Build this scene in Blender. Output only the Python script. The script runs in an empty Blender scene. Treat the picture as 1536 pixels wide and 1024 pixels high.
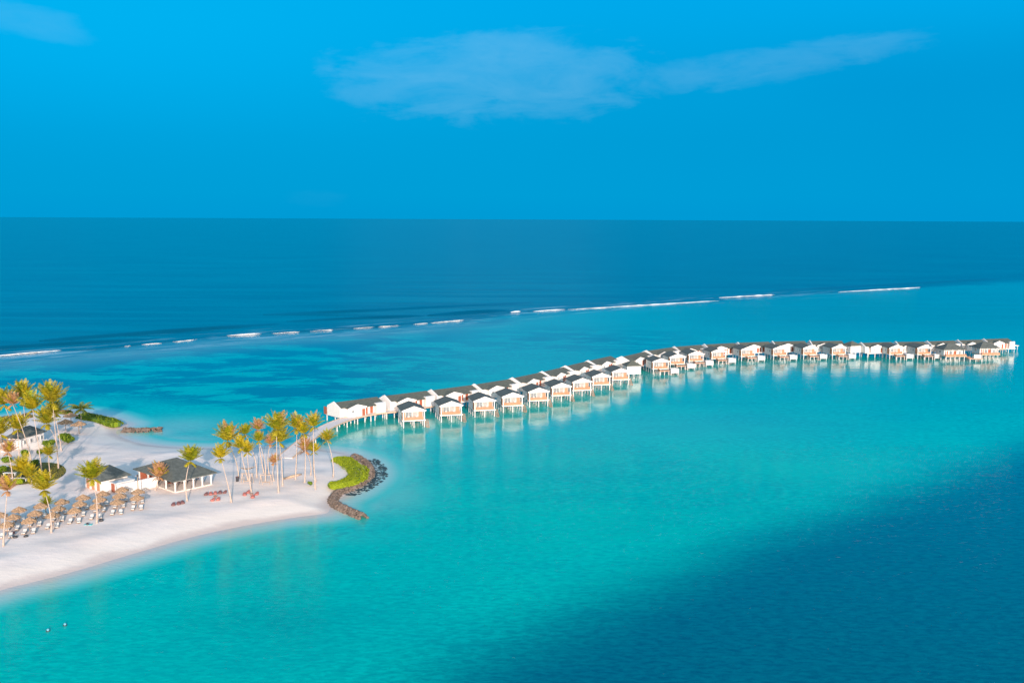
import bpy, bmesh, math, random
import numpy as np
from mathutils import Vector, Matrix, noise as mnoise

random.seed(7)
PI = math.pi
R = math.radians
scene = bpy.context.scene
COL = scene.collection

# ------------------------------------------------------------------ camera
HCAM = 65.0
F = 1500.0
PITCH = math.atan(184.0 / F)
ROLL = R(0.26)
rot = Matrix.Rotation(PI / 2 - PITCH, 3, 'X') @ Matrix.Rotation(ROLL, 3, 'Z')
cam_d = bpy.data.cameras.new("camera")
cam = bpy.data.objects.new("camera", cam_d)
COL.objects.link(cam)
cam.matrix_world = Matrix.Translation((0, 0, HCAM)) @ rot.to_4x4()
cam_d.sensor_width = 36.0
cam_d.lens = 36.0 * F / 1536.0
cam_d.clip_start = 1.0
cam_d.clip_end = 300000.0
scene.camera = cam


def at(px, py, z=0.0):
    """real-world point of the place at height z seen at a photo pixel"""
    d = rot @ Vector(((px - 768.0) / F, -(py - 512.0) / F, -1.0))
    t = (z - HCAM) / d.z
    return Vector((d.x * t, d.y * t, z))


# ------------------------------------------------------------------ sun, sky
SUN_EL = R(13.5)
SUN_AZ = R(12.0)          # sun stands behind the camera, this far to the right
to_sun = Vector((math.sin(SUN_AZ) * math.cos(SUN_EL), -math.cos(SUN_AZ) * math.cos(SUN_EL), math.sin(SUN_EL)))
sd_ = bpy.data.lights.new("sun", 'SUN')
sd_.energy = 3.7
sd_.angle = R(0.6)
sd_.color = (1.0, 0.825, 0.70)
sun = bpy.data.objects.new("sun", sd_)
COL.objects.link(sun)
sun.rotation_euler = to_sun.to_track_quat('Z', 'Y').to_euler()
sun.location = (0, -50, 200)

EXPO = 0.70
K = 2.0 ** (-EXPO)
world = bpy.data.worlds.new("World")
scene.world = world
world.use_nodes = True
nt = world.node_tree
nt.nodes.clear()


class NB:
    """small node builder"""
    def __init__(self, tree):
        self.t = tree

    def n(self, kind, **kw):
        nd = self.t.nodes.new(kind)
        for k, v in kw.items():
            setattr(nd, k, v)
        return nd

    def link(self, a, b):
        self.t.links.new(a, b)

    def put(self, sock, v):
        if hasattr(v, 'is_output') or isinstance(v, bpy.types.NodeSocket):
            self.link(v, sock)
        else:
            sock.default_value = v

    def math(self, op, a, b=0.0, c=0.0, clamp=False):
        nd = self.n('ShaderNodeMath', operation=op, use_clamp=clamp)
        self.put(nd.inputs[0], a)
        self.put(nd.inputs[1], b)
        self.put(nd.inputs[2], c)
        return nd.outputs[0]

    def smooth(self, v, lo, hi, a=0.0, b=1.0):
        nd = self.n('ShaderNodeMapRange', interpolation_type='SMOOTHSTEP')
        self.put(nd.inputs[0], v)
        nd.inputs[1].default_value = lo
        nd.inputs[2].default_value = hi
        nd.inputs[3].default_value = a
        nd.inputs[4].default_value = b
        return nd.outputs[0]

    def mix(self, fac, a, b, mode='MIX'):
        nd = self.n('ShaderNodeMix', data_type='RGBA', blend_type=mode)
        self.put(nd.inputs[0], fac)
        for s, v in ((nd.inputs[6], a), (nd.inputs[7], b)):
            if isinstance(v, tuple):
                s.default_value = (v[0], v[1], v[2], 1)
            else:
                self.link(v, s)
        return nd.outputs[2]

    def noise(self, vec, scale, detail=3.0, rough=0.5, dist=0.0):
        nd = self.n('ShaderNodeTexNoise')
        if vec is not None:
            self.link(vec, nd.inputs['Vector'])
        nd.inputs['Scale'].default_value = scale
        nd.inputs['Detail'].default_value = detail
        nd.inputs['Roughness'].default_value = rough
        nd.inputs['Distortion'].default_value = dist
        return nd.outputs[0]

    def mapping(self, vec, scale=(1, 1, 1), rotz=0.0, loc=(0, 0, 0)):
        nd = self.n('ShaderNodeMapping')
        self.link(vec, nd.inputs[0])
        nd.inputs['Location'].default_value = loc
        nd.inputs['Rotation'].default_value = (0, 0, rotz)
        nd.inputs['Scale'].default_value = scale
        return nd.outputs[0]

    def ramp(self, fac, stops):
        nd = self.n('ShaderNodeValToRGB')
        cr = nd.color_ramp
        while len(cr.elements) < len(stops):
            cr.elements.new(0.5)
        for e, (p, c) in zip(cr.elements, stops):
            e.position = p
            e.color = (c[0], c[1], c[2], 1)
        self.link(fac, nd.inputs[0])
        return nd.outputs[0]


def lin(r, g, b):
    f = lambda c: (c / 255 / 12.92) if c / 255 <= 0.04045 else ((c / 255 + 0.055) / 1.055) ** 2.4
    return (f(r), f(g), f(b))


def sky_lin(r, g, b):
    c = lin(r, g, b)
    return (c[0] * K, c[1] * K, c[2] * K)


w = NB(nt)
tc = w.n('ShaderNodeTexCoord')
sep = w.n('ShaderNodeSeparateXYZ')
w.link(tc.outputs['Generated'], sep.inputs[0])
dx, dy, dz = sep.outputs
# the low sky in front: saturated cyan blue, a little brighter higher up
el = w.math('ARCSINE', dz)
az = w.math('ARCTAN2', dx, dy)
sky_low = w.ramp(w.smooth(el, -0.015, 0.235), [
    (0.0, sky_lin(0, 154, 213)), (0.06, sky_lin(0, 158, 215)), (0.30, sky_lin(0, 158, 216)),
    (0.55, sky_lin(0, 161, 221)), (0.85, sky_lin(0, 167, 231)), (1.0, sky_lin(0, 169, 236))])
# broad uneven brightness, lighter towards the upper left
nz = w.noise(w.mapping(tc.outputs['Generated'], (1.6, 1.6, 3.0)), 1.3, 2.0)
sky_low = w.mix(w.math('MULTIPLY', w.smooth(az, 0.17, -0.42), w.smooth(el, 0.015, 0.2)), sky_low, sky_lin(0, 178, 241))
sky_low = w.mix(w.math('MULTIPLY', w.smooth(nz, 0.35, 0.75, 0.25, 0.75), w.math('MULTIPLY', w.smooth(az, -0.1, 0.4), w.smooth(el, 0.21, 0.11))), sky_low, sky_lin(0, 147, 210))
# thin veils of cloud, as bands in azimuth and elevation
vec = w.n('ShaderNodeCombineXYZ')
w.link(az, vec.inputs[0])
w.link(el, vec.inputs[1])
v1 = w.noise(w.mapping(vec.outputs[0], (9, 34, 1)), 1.0, 6.0, 0.6, 0.6)
v2 = w.noise(w.mapping(vec.outputs[0], (36, 80, 1), loc=(3, 5, 0)), 1.0, 5.0, 0.6)


def blob(a0, e0, ra, re, tilt=0.0):
    da = w.math('SUBTRACT', az, a0)
    de = w.math('SUBTRACT', w.math('SUBTRACT', el, e0), w.math('MULTIPLY', da, tilt))
    q = w.math('ADD', w.math('POWER', w.math('ABSOLUTE', w.math('DIVIDE', da, ra)), 2.6), w.math('POWER', w.math('ABSOLUTE', w.math('DIVIDE', de, re)), 2.6))
    q = w.math('ADD', q, w.math('MULTIPLY', w.math('SUBTRACT', v1, 0.5), 4.4))
    q = w.math('ADD', q, w.math('MULTIPLY', w.math('SUBTRACT', v2, 0.5), 2.2))
    return w.smooth(q, 1.5, -0.35)


def pxblob(px, py, rx, ry, tilt=0.0):
    return blob((px - 768) / F, (328 - py) / F, rx / F, ry / F, tilt)


big = pxblob(735, 124, 215, 60, 0.03)
tail = pxblob(1130, 112, 190, 25, 0.12)
left = pxblob(85, 68, 85, 22, -0.16)
wisp = pxblob(105, 20, 18, 8)
low = pxblob(480, 300, 50, 14)
veil = w.math('MAXIMUM', w.math('MAXIMUM', w.math('MULTIPLY', big, 0.24), w.math('MULTIPLY', tail, 0.16)),
              w.math('MAXIMUM', w.math('MULTIPLY', left, 0.11), w.math('MAXIMUM', w.math('MULTIPLY', wisp, 0.2), w.math('MULTIPLY', low, 0.02))))
veil = w.math('MULTIPLY', veil, w.smooth(v2, 0.2, 0.8, 0.62, 1.2))
sky_low = w.mix(veil, sky_low, sky_lin(140, 204, 242))
# the rest of the dome: physical sky
nish = w.n('ShaderNodeTexSky', sky_type='NISHITA')
nish.sun_disc = False
nish.sun_elevation = SUN_EL
nish.sun_rotation = PI - SUN_AZ
nish.air_density = 1.0
nish.dust_density = 1.5
nish.ozone_density = 1.5
hs = w.n('ShaderNodeHueSaturation')
hs.inputs['Saturation'].default_value = 0.26
w.link(nish.outputs[0], hs.inputs['Color'])
upper = w.mix(1.0, hs.outputs[0], (0.15, 0.15, 0.15), 'MULTIPLY')
# above the picture the front half of the dome pales slowly towards the zenith
sky_front = w.mix(w.smooth(el, 0.24, 1.0), sky_low, sky_lin(40, 180, 244))
sky = w.mix(w.math('MAXIMUM', w.smooth(el, 1.05, 1.4), w.smooth(dy, 0.02, -0.38)), sky_front, upper)
bg = w.n('ShaderNodeBackground')
w.link(sky, bg.inputs[0])
bg.inputs[1].default_value = 1.0
wo = w.n('ShaderNodeOutputWorld')
w.link(bg.outputs[0], wo.inputs[0])

scene.view_settings.view_transform = 'Standard'
scene.view_settings.look = 'None'
scene.view_settings.exposure = EXPO
scene.view_settings.gamma = 1.0
scene.cycles.max_bounces = 6


# ------------------------------------------------------------------ materials
def material(name, base, rough=0.7, var=0.12, scale=2.0, bump=0.0, bscale=8.0, spec=0.3, stretch=(1, 1, 1)):
    m = bpy.data.materials.new(name)
    m.use_nodes = True
    b = NB(m.node_tree)
    p = m.node_tree.nodes['Principled BSDF']
    co = b.n('ShaderNodeTexCoord').outputs['Object']
    mp = b.mapping(co, stretch)
    nz_ = b.noise(mp, scale, 4.0, 0.6)
    lo = tuple(c * (1 - var) for c in base)
    hi = tuple(min(1, c * (1 + var)) for c in base)
    b.link(b.mix(b.smooth(nz_, 0.25, 0.75), lo, hi), p.inputs['Base Color'])
    p.inputs['Roughness'].default_value = rough
    p.inputs['Specular IOR Level'].default_value = spec
    if bump > 0:
        bp = b.n('ShaderNodeBump')
        bp.inputs['Strength'].default_value = bump
        b.link(b.noise(mp, bscale, 4.0, 0.6), bp.inputs['Height'])
        b.link(bp.outputs[0], p.inputs['Normal'])
    return m


M = {}
M['white'] = material('white paint', (0.66, 0.62, 0.595), 0.6, 0.05, 0.6)
M['white_pile'] = material('painted pile', (0.60, 0.59, 0.575), 0.7, 0.10, 1.5)
M['roof'] = material('grey green roofing felt', (0.092, 0.098, 0.080), 0.85, 0.25, 1.2, 0.3, 6.0, stretch=(1, 3, 1))
M['roof_dark'] = material('dark slate roofing', (0.090, 0.100, 0.092), 0.85, 0.25, 1.2, 0.3, 6.0)
M['wood'] = material('orange brown timber', (0.43, 0.215, 0.125), 0.65, 0.25, 3.0, stretch=(4, 1, 1))
M['wood_dark'] = material('dark reddish timber', (0.30, 0.09, 0.05), 0.6, 0.25, 3.0, stretch=(1, 1, 4))
M['deck'] = material('weathered pinkish decking', (0.76, 0.62, 0.56), 0.75, 0.2, 1.0, stretch=(1, 6, 1))
M['deck_orange'] = material('oiled decking', (0.52, 0.30, 0.20), 0.7, 0.2, 1.0, stretch=(1, 6, 1))
M['cladding'] = material('pale pinkish cladding', (0.46, 0.38, 0.35), 0.7, 0.15, 2.0)
M['concrete'] = material('pale rendered concrete', (0.40, 0.40, 0.41), 0.8, 0.1, 1.0)
M['glass'] = material('window glass', (0.20, 0.22, 0.235), 0.08, 0.2, 0.7, spec=0.6)
M['curtain'] = material('pale blind', (0.33, 0.32, 0.31), 0.8, 0.15, 1.0, stretch=(6, 6, 1))
M['pool'] = material('pool water', (0.20, 0.45, 0.55), 0.06, 0.1, 1.0, spec=0.5)
M['thatch'] = material('dry thatch', (0.31, 0.205, 0.13), 0.95, 0.4, 7.0, 0.8, 18.0, 0.05)
M['pole'] = material('timber pole', (0.30, 0.20, 0.13), 0.8, 0.2, 3.0)
M['cushion'] = material('white cushion', (0.62, 0.60, 0.58), 0.8, 0.06, 2.0)
M['red_cloth'] = material('faded red cloth', (0.34, 0.12, 0.105), 0.85, 0.25, 3.0)
M['dark_cloth'] = material('dark maroon cloth', (0.16, 0.075, 0.075), 0.85, 0.25, 3.0)
M['black'] = material('dark charcoal surface', (0.045, 0.045, 0.05), 0.6, 0.25, 3.0)
M['beige'] = material('bleached rope and timber', (0.52, 0.36, 0.25), 0.85, 0.2, 3.0)
M['trunk'] = material('palm bark', (0.40, 0.315, 0.265), 0.9, 0.25, 3.0, 0.5, 9.0, 0.1, stretch=(1, 1, 3))
M['trunk_grey'] = material('grey palm bark', (0.36, 0.29, 0.24), 0.9, 0.25, 3.0, 0.5, 9.0, 0.1, stretch=(1, 1, 3))
M['rock'] = material('grey brown boulders', (0.15, 0.115, 0.095), 0.9, 0.5, 1.1, 0.8, 5.0, 0.2)
M['rock_wet'] = material('submerged dark rock', (0.025, 0.04, 0.045), 0.4, 0.5, 1.1, 0.8, 5.0)
M['aqua'] = material('turquoise towel', (0.10, 0.42, 0.45), 0.9, 0.1, 3.0)
M['tile'] = material('pale paving', (0.60, 0.53, 0.48), 0.8, 0.1, 2.0)


def leaf_material(name, c1, c2, trans=0.25):
    m = bpy.data.materials.new(name)
    m.use_nodes = True
    b = NB(m.node_tree)
    p = m.node_tree.nodes['Principled BSDF']
    g = b.n('ShaderNodeNewGeometry')
    b.link(b.mix(g.outputs['Random Per Island'], c1, c2), p.inputs['Base Color'])
    p.inputs['Roughness'].default_value = 0.55
    p.inputs['Specular IOR Level'].default_value = 0.25
    tr = b.n('ShaderNodeBsdfTranslucent')
    b.link(b.mix(g.outputs['Random Per Island'], c1, c2), tr.inputs[0])
    ms = b.n('ShaderNodeMixShader')
    ms.inputs[0].default_value = trans
    b.link(p.outputs[0], ms.inputs[1])
    b.link(tr.outputs[0], ms.inputs[2])
    out = m.node_tree.nodes['Material Output']
    b.link(ms.outputs[0], out.inputs[0])
    return m


M['leaf_green'] = leaf_material('palm leaf green', (0.11, 0.145, 0.006), (0.34, 0.34, 0.014))
M['leaf_olive'] = leaf_material('palm leaf olive', (0.17, 0.155, 0.008), (0.42, 0.34, 0.024))
M['leaf_yellow'] = leaf_material('palm leaf yellow', (0.34, 0.27, 0.006), (0.58, 0.42, 0.02))
M['leaf_dry'] = leaf_material('palm leaf dry', (0.36, 0.17, 0.07), (0.52, 0.30, 0.16))
M['hedge'] = leaf_material('hedge leaf', (0.16, 0.22, 0.006), (0.34, 0.40, 0.016), 0.2)
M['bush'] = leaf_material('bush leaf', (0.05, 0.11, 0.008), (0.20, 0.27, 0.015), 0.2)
M['scrub'] = leaf_material('dry scrub leaf', (0.12, 0.11, 0.02), (0.30, 0.20, 0.08), 0.2)


# ------------------------------------------------------------------ mesh building
class MB:
    def __init__(self):
        self.v, self.f, self.mi, self.sm = [], [], [], []

    def add(self, verts, faces, mi=0, smooth=False):
        o = len(self.v)
        self.v += [tuple(p) for p in verts]
        for fc in faces:
            self.f.append([i + o for i in fc])
            self.mi.append(mi)
            self.sm.append(smooth)
        return self

    def box(self, x0, x1, y0, y1, z0, z1, mi=0):
        v = [(x0, y0, z0), (x1, y0, z0), (x1, y1, z0), (x0, y1, z0), (x0, y0, z1), (x1, y0, z1), (x1, y1, z1), (x0, y1, z1)]
        return self.add(v, [(0, 3, 2, 1), (4, 5, 6, 7), (0, 1, 5, 4), (1, 2, 6, 5), (2, 3, 7, 6), (3, 0, 4, 7)], mi)

    def prism_y(self, prof, y0, y1, mi=0):
        """profile [(x,z)] counter-clockwise seen from -y, extruded along y"""
        n = len(prof)
        v = [(x, y0, z) for x, z in prof] + [(x, y1, z) for x, z in prof]
        fs = [tuple(range(n)), tuple(range(2 * n - 1, n - 1, -1))]
        fs += [(i, i + n, (i + 1) % n + n, (i + 1) % n) for i in range(n)]
        return self.add(v, fs, mi)

    def prism_x(self, prof, x0, x1, mi=0):
        """profile [(y,z)], extruded along x"""
        n = len(prof)
        v = [(x0, y, z) for y, z in prof] + [(x1, y, z) for y, z in prof]
        fs = [tuple(range(n - 1, -1, -1)), tuple(range(n, 2 * n))]
        fs += [(i, (i + 1) % n, (i + 1) % n + n, i + n) for i in range(n)]
        return self.add(v, fs, mi)

    def tube(self, pts, radii, seg=8, mi=0, cap=True):
        rings = []
        up = Vector((0, 0, 1))
        o = len(self.v)
        n = len(pts)
        for i, p in enumerate(pts):
            p = Vector(p)
            t = (Vector(pts[min(i + 1, n - 1)]) - Vector(pts[max(i - 1, 0)])).normalized()
            a = t.orthogonal().normalized() if abs(t.z) < 0.9 else Vector((1, 0, 0)).cross(t).normalized()
            if abs(t.z) < 0.9:
                a = t.cross(up).normalized()
            b_ = t.cross(a).normalized()
            r = radii[i] if isinstance(radii, (list, tuple)) else radii
            for k in range(seg):
                th = 2 * PI * k / seg
                self.v.append(tuple(p + a * r * math.cos(th) + b_ * r * math.sin(th)))
        for i in range(n - 1):
            for k in range(seg):
                k2 = (k + 1) % seg
                self.f.append([o + i * seg + k, o + i * seg + k2, o + (i + 1) * seg + k2, o + (i + 1) * seg + k])
                self.mi.append(mi)
                self.sm.append(True)
        if cap:
            for ring in (0, n - 1):
                self.f.append([o + ring * seg + k for k in range(seg)])
                self.mi.append(mi)
                self.sm.append(False)
        return self

    def hip(self, x0, x1, y0, y1, ze, zr, rx0, rx1, ry, th=0.18, mi=0):
        """hipped roof with a ridge from rx0 to rx1 at y=ry"""
        top = [(x0, y0, ze), (x1, y0, ze), (x1, y1, ze), (x0, y1, ze), (rx0, ry, zr), (rx1, ry, zr)]
        bot = [(x0, y0, ze - th), (x1, y0, ze - th), (x1, y1, ze - th), (x0, y1, ze - th)]
        self.add(top + bot, [(0, 1, 5, 4), (1, 2, 5), (2, 3, 4, 5), (3, 0, 4), (0, 6, 7, 1), (1, 7, 8, 2), (2, 8, 9, 3), (3, 9, 6, 0), (6, 9, 8, 7)], mi)
        return self

    def build(self, name, mats, parent=None, loc=None):
        me = bpy.data.meshes.new(name)
        me.from_pydata(self.v, [], self.f)
        if not isinstance(mats, (list, tuple)):
            mats = [mats]
        for m in mats:
            me.materials.append(m)
        me.polygons.foreach_set('material_index', self.mi)
        me.polygons.foreach_set('use_smooth', self.sm)
        me.validate()
        me.update()
        o = bpy.data.objects.new(name, me)
        COL.objects.link(o)
        if parent is not None:
            o.parent = parent
        if loc is not None:
            o.location = loc
        return o


def tag(o, label=None, cat=None, group=None, kind=None):
    if label:
        o['label'] = label
    if cat:
        o['category'] = cat
    if group:
        o['group'] = group
    if kind:
        o['kind'] = kind
    return o


def empty(name, loc=(0, 0, 0), rz=0.0):
    o = bpy.data.objects.new(name, None)
    COL.objects.link(o)
    o.location = loc
    o.rotation_euler = (0, 0, rz)
    o.empty_display_size = 0.5
    return o


KIDS = {}


def children(o):
    return [c for c in COL.objects if c.parent == o]


def copy_tree(o, parent=None):
    c = o.copy()
    COL.objects.link(c)
    if parent is not None:
        c.parent = parent
    for ch in KIDS.setdefault(o.name, children(o)):
        copy_tree(ch, c)
    return c


ORD = ['first', 'second', 'third', 'fourth', 'fifth', 'sixth', 'seventh', 'eighth', 'ninth', 'tenth']


# ------------------------------------------------------------------ polygons and distance
def poly_sd(poly, X, Y):
    """signed distance to a polygon, negative inside"""
    P = np.array([(p[0], p[1]) for p in poly])
    Q = np.roll(P, -1, axis=0)
    d2 = np.full(X.shape, 1e30)
    ins = np.zeros(X.shape, bool)
    for (ax, ay), (bx, by) in zip(P, Q):
        ex, ey = bx - ax, by - ay
        L = ex * ex + ey * ey + 1e-12
        t = np.clip(((X - ax) * ex + (Y - ay) * ey) / L, 0, 1)
        d2 = np.minimum(d2, (X - ax - t * ex) ** 2 + (Y - ay - t * ey) ** 2)
        c = ((ay > Y) != (by > Y)) & (X < ex * (Y - ay) / (ey if abs(ey) > 1e-12 else 1e-12) + ax)
        ins ^= c
    d = np.sqrt(d2)
    return np.where(ins, -d, d)


def line_d(pts, X, Y):
    P = np.array([(p[0], p[1]) for p in pts])
    d2 = np.full(X.shape, 1e30)
    for (ax, ay), (bx, by) in zip(P[:-1], P[1:]):
        ex, ey = bx - ax, by - ay
        L = ex * ex + ey * ey + 1e-12
        t = np.clip(((X - ax) * ex + (Y - ay) * ey) / L, 0, 1)
        d2 = np.minimum(d2, (X - ax - t * ex) ** 2 + (Y - ay - t * ey) ** 2)
    return np.sqrt(d2)


def sstep(x, a, b):
    t = np.clip((x - a) / (b - a), 0, 1)
    return t * t * (3 - 2 * t)


def spline(pts, n=8):
    """Catmull-Rom through points"""
    out = []
    P = [Vector(p) for p in pts]
    for i in range(len(P) - 1):
        p0, p1, p2, p3 = P[max(i - 1, 0)], P[i], P[i + 1], P[min(i + 2, len(P) - 1)]
        for k in range(n):
            t = k / n
            out.append(0.5 * ((2 * p1) + (p2 - p0) * t + (2 * p0 - 5 * p1 + 4 * p2 - p3) * t * t + (3 * p1 - p0 - 3 * p2 + p3) * t ** 3))
    out.append(P[-1])
    return out


land_px = [(-500, 1010), (-150, 930), (0, 885), (60, 870), (120, 854), (200, 830), (300, 802), (400, 782), (470, 772),
           (492, 768), (499, 753), (530, 736), (552, 719), (556, 706), (545, 692), (520, 681), (497, 677), (470, 674),
           (440, 672), (400, 671), (350, 671.5), (310, 672), (270, 671), (230, 668), (203, 663), (184, 656), (174, 649),
           (178, 644), (190, 640), (192, 636), (180, 632), (165, 626), (140, 620), (110, 616), (60, 617), (0, 627),
           (-150, 640), (-500, 655)]
land = [at(x, y) for x, y in land_px]
land_poly = spline(land, 5)
Z0 = 1.35


def terrain_np(X, Y):
    s = -poly_sd(land_poly, X, Y)
    z = np.where(s > 0, Z0 * sstep(s, -6, 13) * 1.0 - Z0 * sstep(np.zeros(1), -6, 13)[0] * (1 - np.clip(s / 13, 0, 1)), -0.10 * np.minimum(-s, 20) - 0.0)
    return z, s


# ------------------------------------------------------------------ sand
lawn_px = [(-60, 735), (0, 729), (30, 726.5), (60, 722.5), (85, 718), (98, 709), (97, 701), (86, 695), (66, 693), (45, 696), (20, 699), (0, 700), (-60, 704)]
lawn_poly = spline([at(x, y, Z0) for x, y in lawn_px], 5)


def make_sand():
    x0, x1, y0, y1, st = -300.0, -25.0, 130.0, 385.0, 0.8
    xs = np.arange(x0, x1 + st, st)
    ys = np.arange(y0, y1 + st, st)
    X, Y = np.meshgrid(xs, ys)
    Z, S = terrain_np(X, Y)
    nx, ny = len(xs), len(ys)
    rs = np.random.RandomState(3)
    bumps = np.zeros_like(X)
    for k in range(26):
        a, wl = rs.uniform(0, PI), rs.uniform(2.5, 16)
        bumps += np.sin((X * math.cos(a) + Y * math.sin(a)) * 2 * PI / wl + rs.uniform(0, 6)) * wl * 0.0022
    Z = Z + bumps * sstep(S, 3, 14) * 0.9 * sstep(poly_sd(lawn_poly, X, Y), 0.3, 4)
    me = bpy.data.meshes.new('sand')
    V = np.stack([X, Y, Z], -1).reshape(-1, 3)
    idx = np.arange(nx * ny).reshape(ny, nx)
    Q = np.stack([idx[:-1, :-1], idx[:-1, 1:], idx[1:, 1:], idx[1:, :-1]], -1).reshape(-1, 4)
    keep = (S.reshape(-1)[Q] > -22).any(1)
    Q = Q[keep]
    me.from_pydata(V.tolist(), [], Q.tolist())
    at_ = me.attributes.new('shore', 'FLOAT', 'POINT')
    at_.data.foreach_set('value', S.reshape(-1).astype(np.float32))
    trk = np.zeros_like(X)
    for path, wdt in (([(130, 640), (114, 663), (100, 690), (101, 716), (118, 738)], 1.1), ([(141, 642), (126, 666), (111, 696), (108, 722)], 1.0),
                      ([(176, 662), (150, 676), (122, 700), (100, 728), (60, 745)], 1.1), ([(240, 680), (190, 690), (150, 697), (118, 716)], 0.9),
                      ([(20, 752), (70, 742), (110, 728)], 1.0), ([(330, 690), (380, 700), (430, 704), (480, 706)], 0.9)):
        d = line_d(spline([at(x, y, Z0) for x, y in path], 6), X, Y)
        trk = np.maximum(trk, np.exp(-((d - wdt) / .55) ** 2))
    tk = me.attributes.new('track', 'FLOAT', 'POINT')
    tk.data.foreach_set('value', trk.reshape(-1).astype(np.float32))
    me.polygons.foreach_set('use_smooth', [True] * len(me.polygons))
    m = bpy.data.materials.new('coral sand')
    m.use_nodes = True
    b = NB(m.node_tree)
    p = m.node_tree.nodes['Principled BSDF']
    co = b.n('ShaderNodeTexCoord').outputs['Object']
    a = b.n('ShaderNodeAttribute', attribute_name='shore').outputs['Fac']
    n1 = b.noise(co, 0.09, 4.0, 0.6)
    n2 = b.noise(b.mapping(co, (0.35, 1.6, 1), R(25)), 0.6, 5.0, 0.65)
    n3 = b.noise(co, 1.6, 4.0, 0.7)
    c = b.mix(b.smooth(n1, 0.3, 0.7), (0.755, 0.635, 0.58), (0.82, 0.705, 0.645))
    c = b.mix(b.smooth(n2, 0.42, 0.75, 0.0, 0.45), c, (0.62, 0.545, 0.525))
    c = b.mix(b.smooth(n3, 0.5, 0.8, 0.0, 0.35), c, (0.55, 0.47, 0.44))
    tr = b.n('ShaderNodeAttribute', attribute_name='track').outputs['Fac']
    c = b.mix(b.math('MULTIPLY', tr, b.smooth(n2, 0.3, 0.6, 0.25, 0.6)), c, (0.55, 0.48, 0.47))
    aw = b.math('ADD', a, b.math('MULTIPLY', b.math('SUBTRACT', n1, 0.5), 6.0))
    wet = b.smooth(aw, 4.2, 0.6)
    c = b.mix(b.math('MULTIPLY', b.smooth(aw, 11.0, 5.0), 0.4), c, (0.80, 0.70, 0.60))
    c = b.mix(b.math('MULTIPLY', wet, 0.85), c, (0.58, 0.455, 0.405))
    b.link(c, p.inputs['Base Color'])
    b.link(b.smooth(wet, 0.0, 1.0, 0.95, 0.55), p.inputs['Roughness'])
    p.inputs['Specular IOR Level'].default_value = 0.2
    bp = b.n('ShaderNodeBump')
    bp.inputs['Strength'].default_value = 0.28
    bp.inputs['Distance'].default_value = 0.25
    b.link(b.math('ADD', b.noise(co, 0.8, 6.0, 0.7), b.math('MULTIPLY', n2, 0.7)), bp.inputs['Height'])
    b.link(bp.outputs[0], p.inputs['Normal'])
    me.materials.append(m)
    o = bpy.data.objects.new('sand', me)
    COL.objects.link(o)
    o['kind'] = 'structure'


make_sand()

# ------------------------------------------------------------------ water
reef_px = [(-300, 556), (0, 536), (170, 523), (340, 506), (500, 497), (700, 482), (800, 468), (1080, 449), (1260, 438), (1536, 421), (1800, 408)]
reef = [at(x, y) for x, y in reef_px]
drop_px = [(1850, 545), (1700, 600), (1536, 662), (1400, 712), (1250, 762), (1100, 808), (950, 868), (800, 932), (650, 1000), (560, 1075), (450, 1200), (300, 1500)]
drop = [at(x, y) for x, y in drop_px]
ocean_poly = [(-6e4, reef[0].y * 1.0 + 300 - 500), *[(p.x, p.y) for p in reef], (6e4, 60000), (6e4, 9e4), (-9e4, 9e4), (-9e4, -2000)]
ocean_poly = [(reef[0].x - 4000, reef[0].y - 2600)] + [(p.x, p.y) for p in reef] + [(reef[-1].x + 4000, reef[-1].y + 2400), (9e4, 4e4), (9e4, 9e4), (-9e4, 9e4), (-9e4, -4e4)]
deep_poly = [(4000, 2500)] + [(p.x, p.y) for p in drop] + [(-2000, -3000), (-2000, -9e4), (9e4, -9e4), (9e4, 3e4)]


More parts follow.
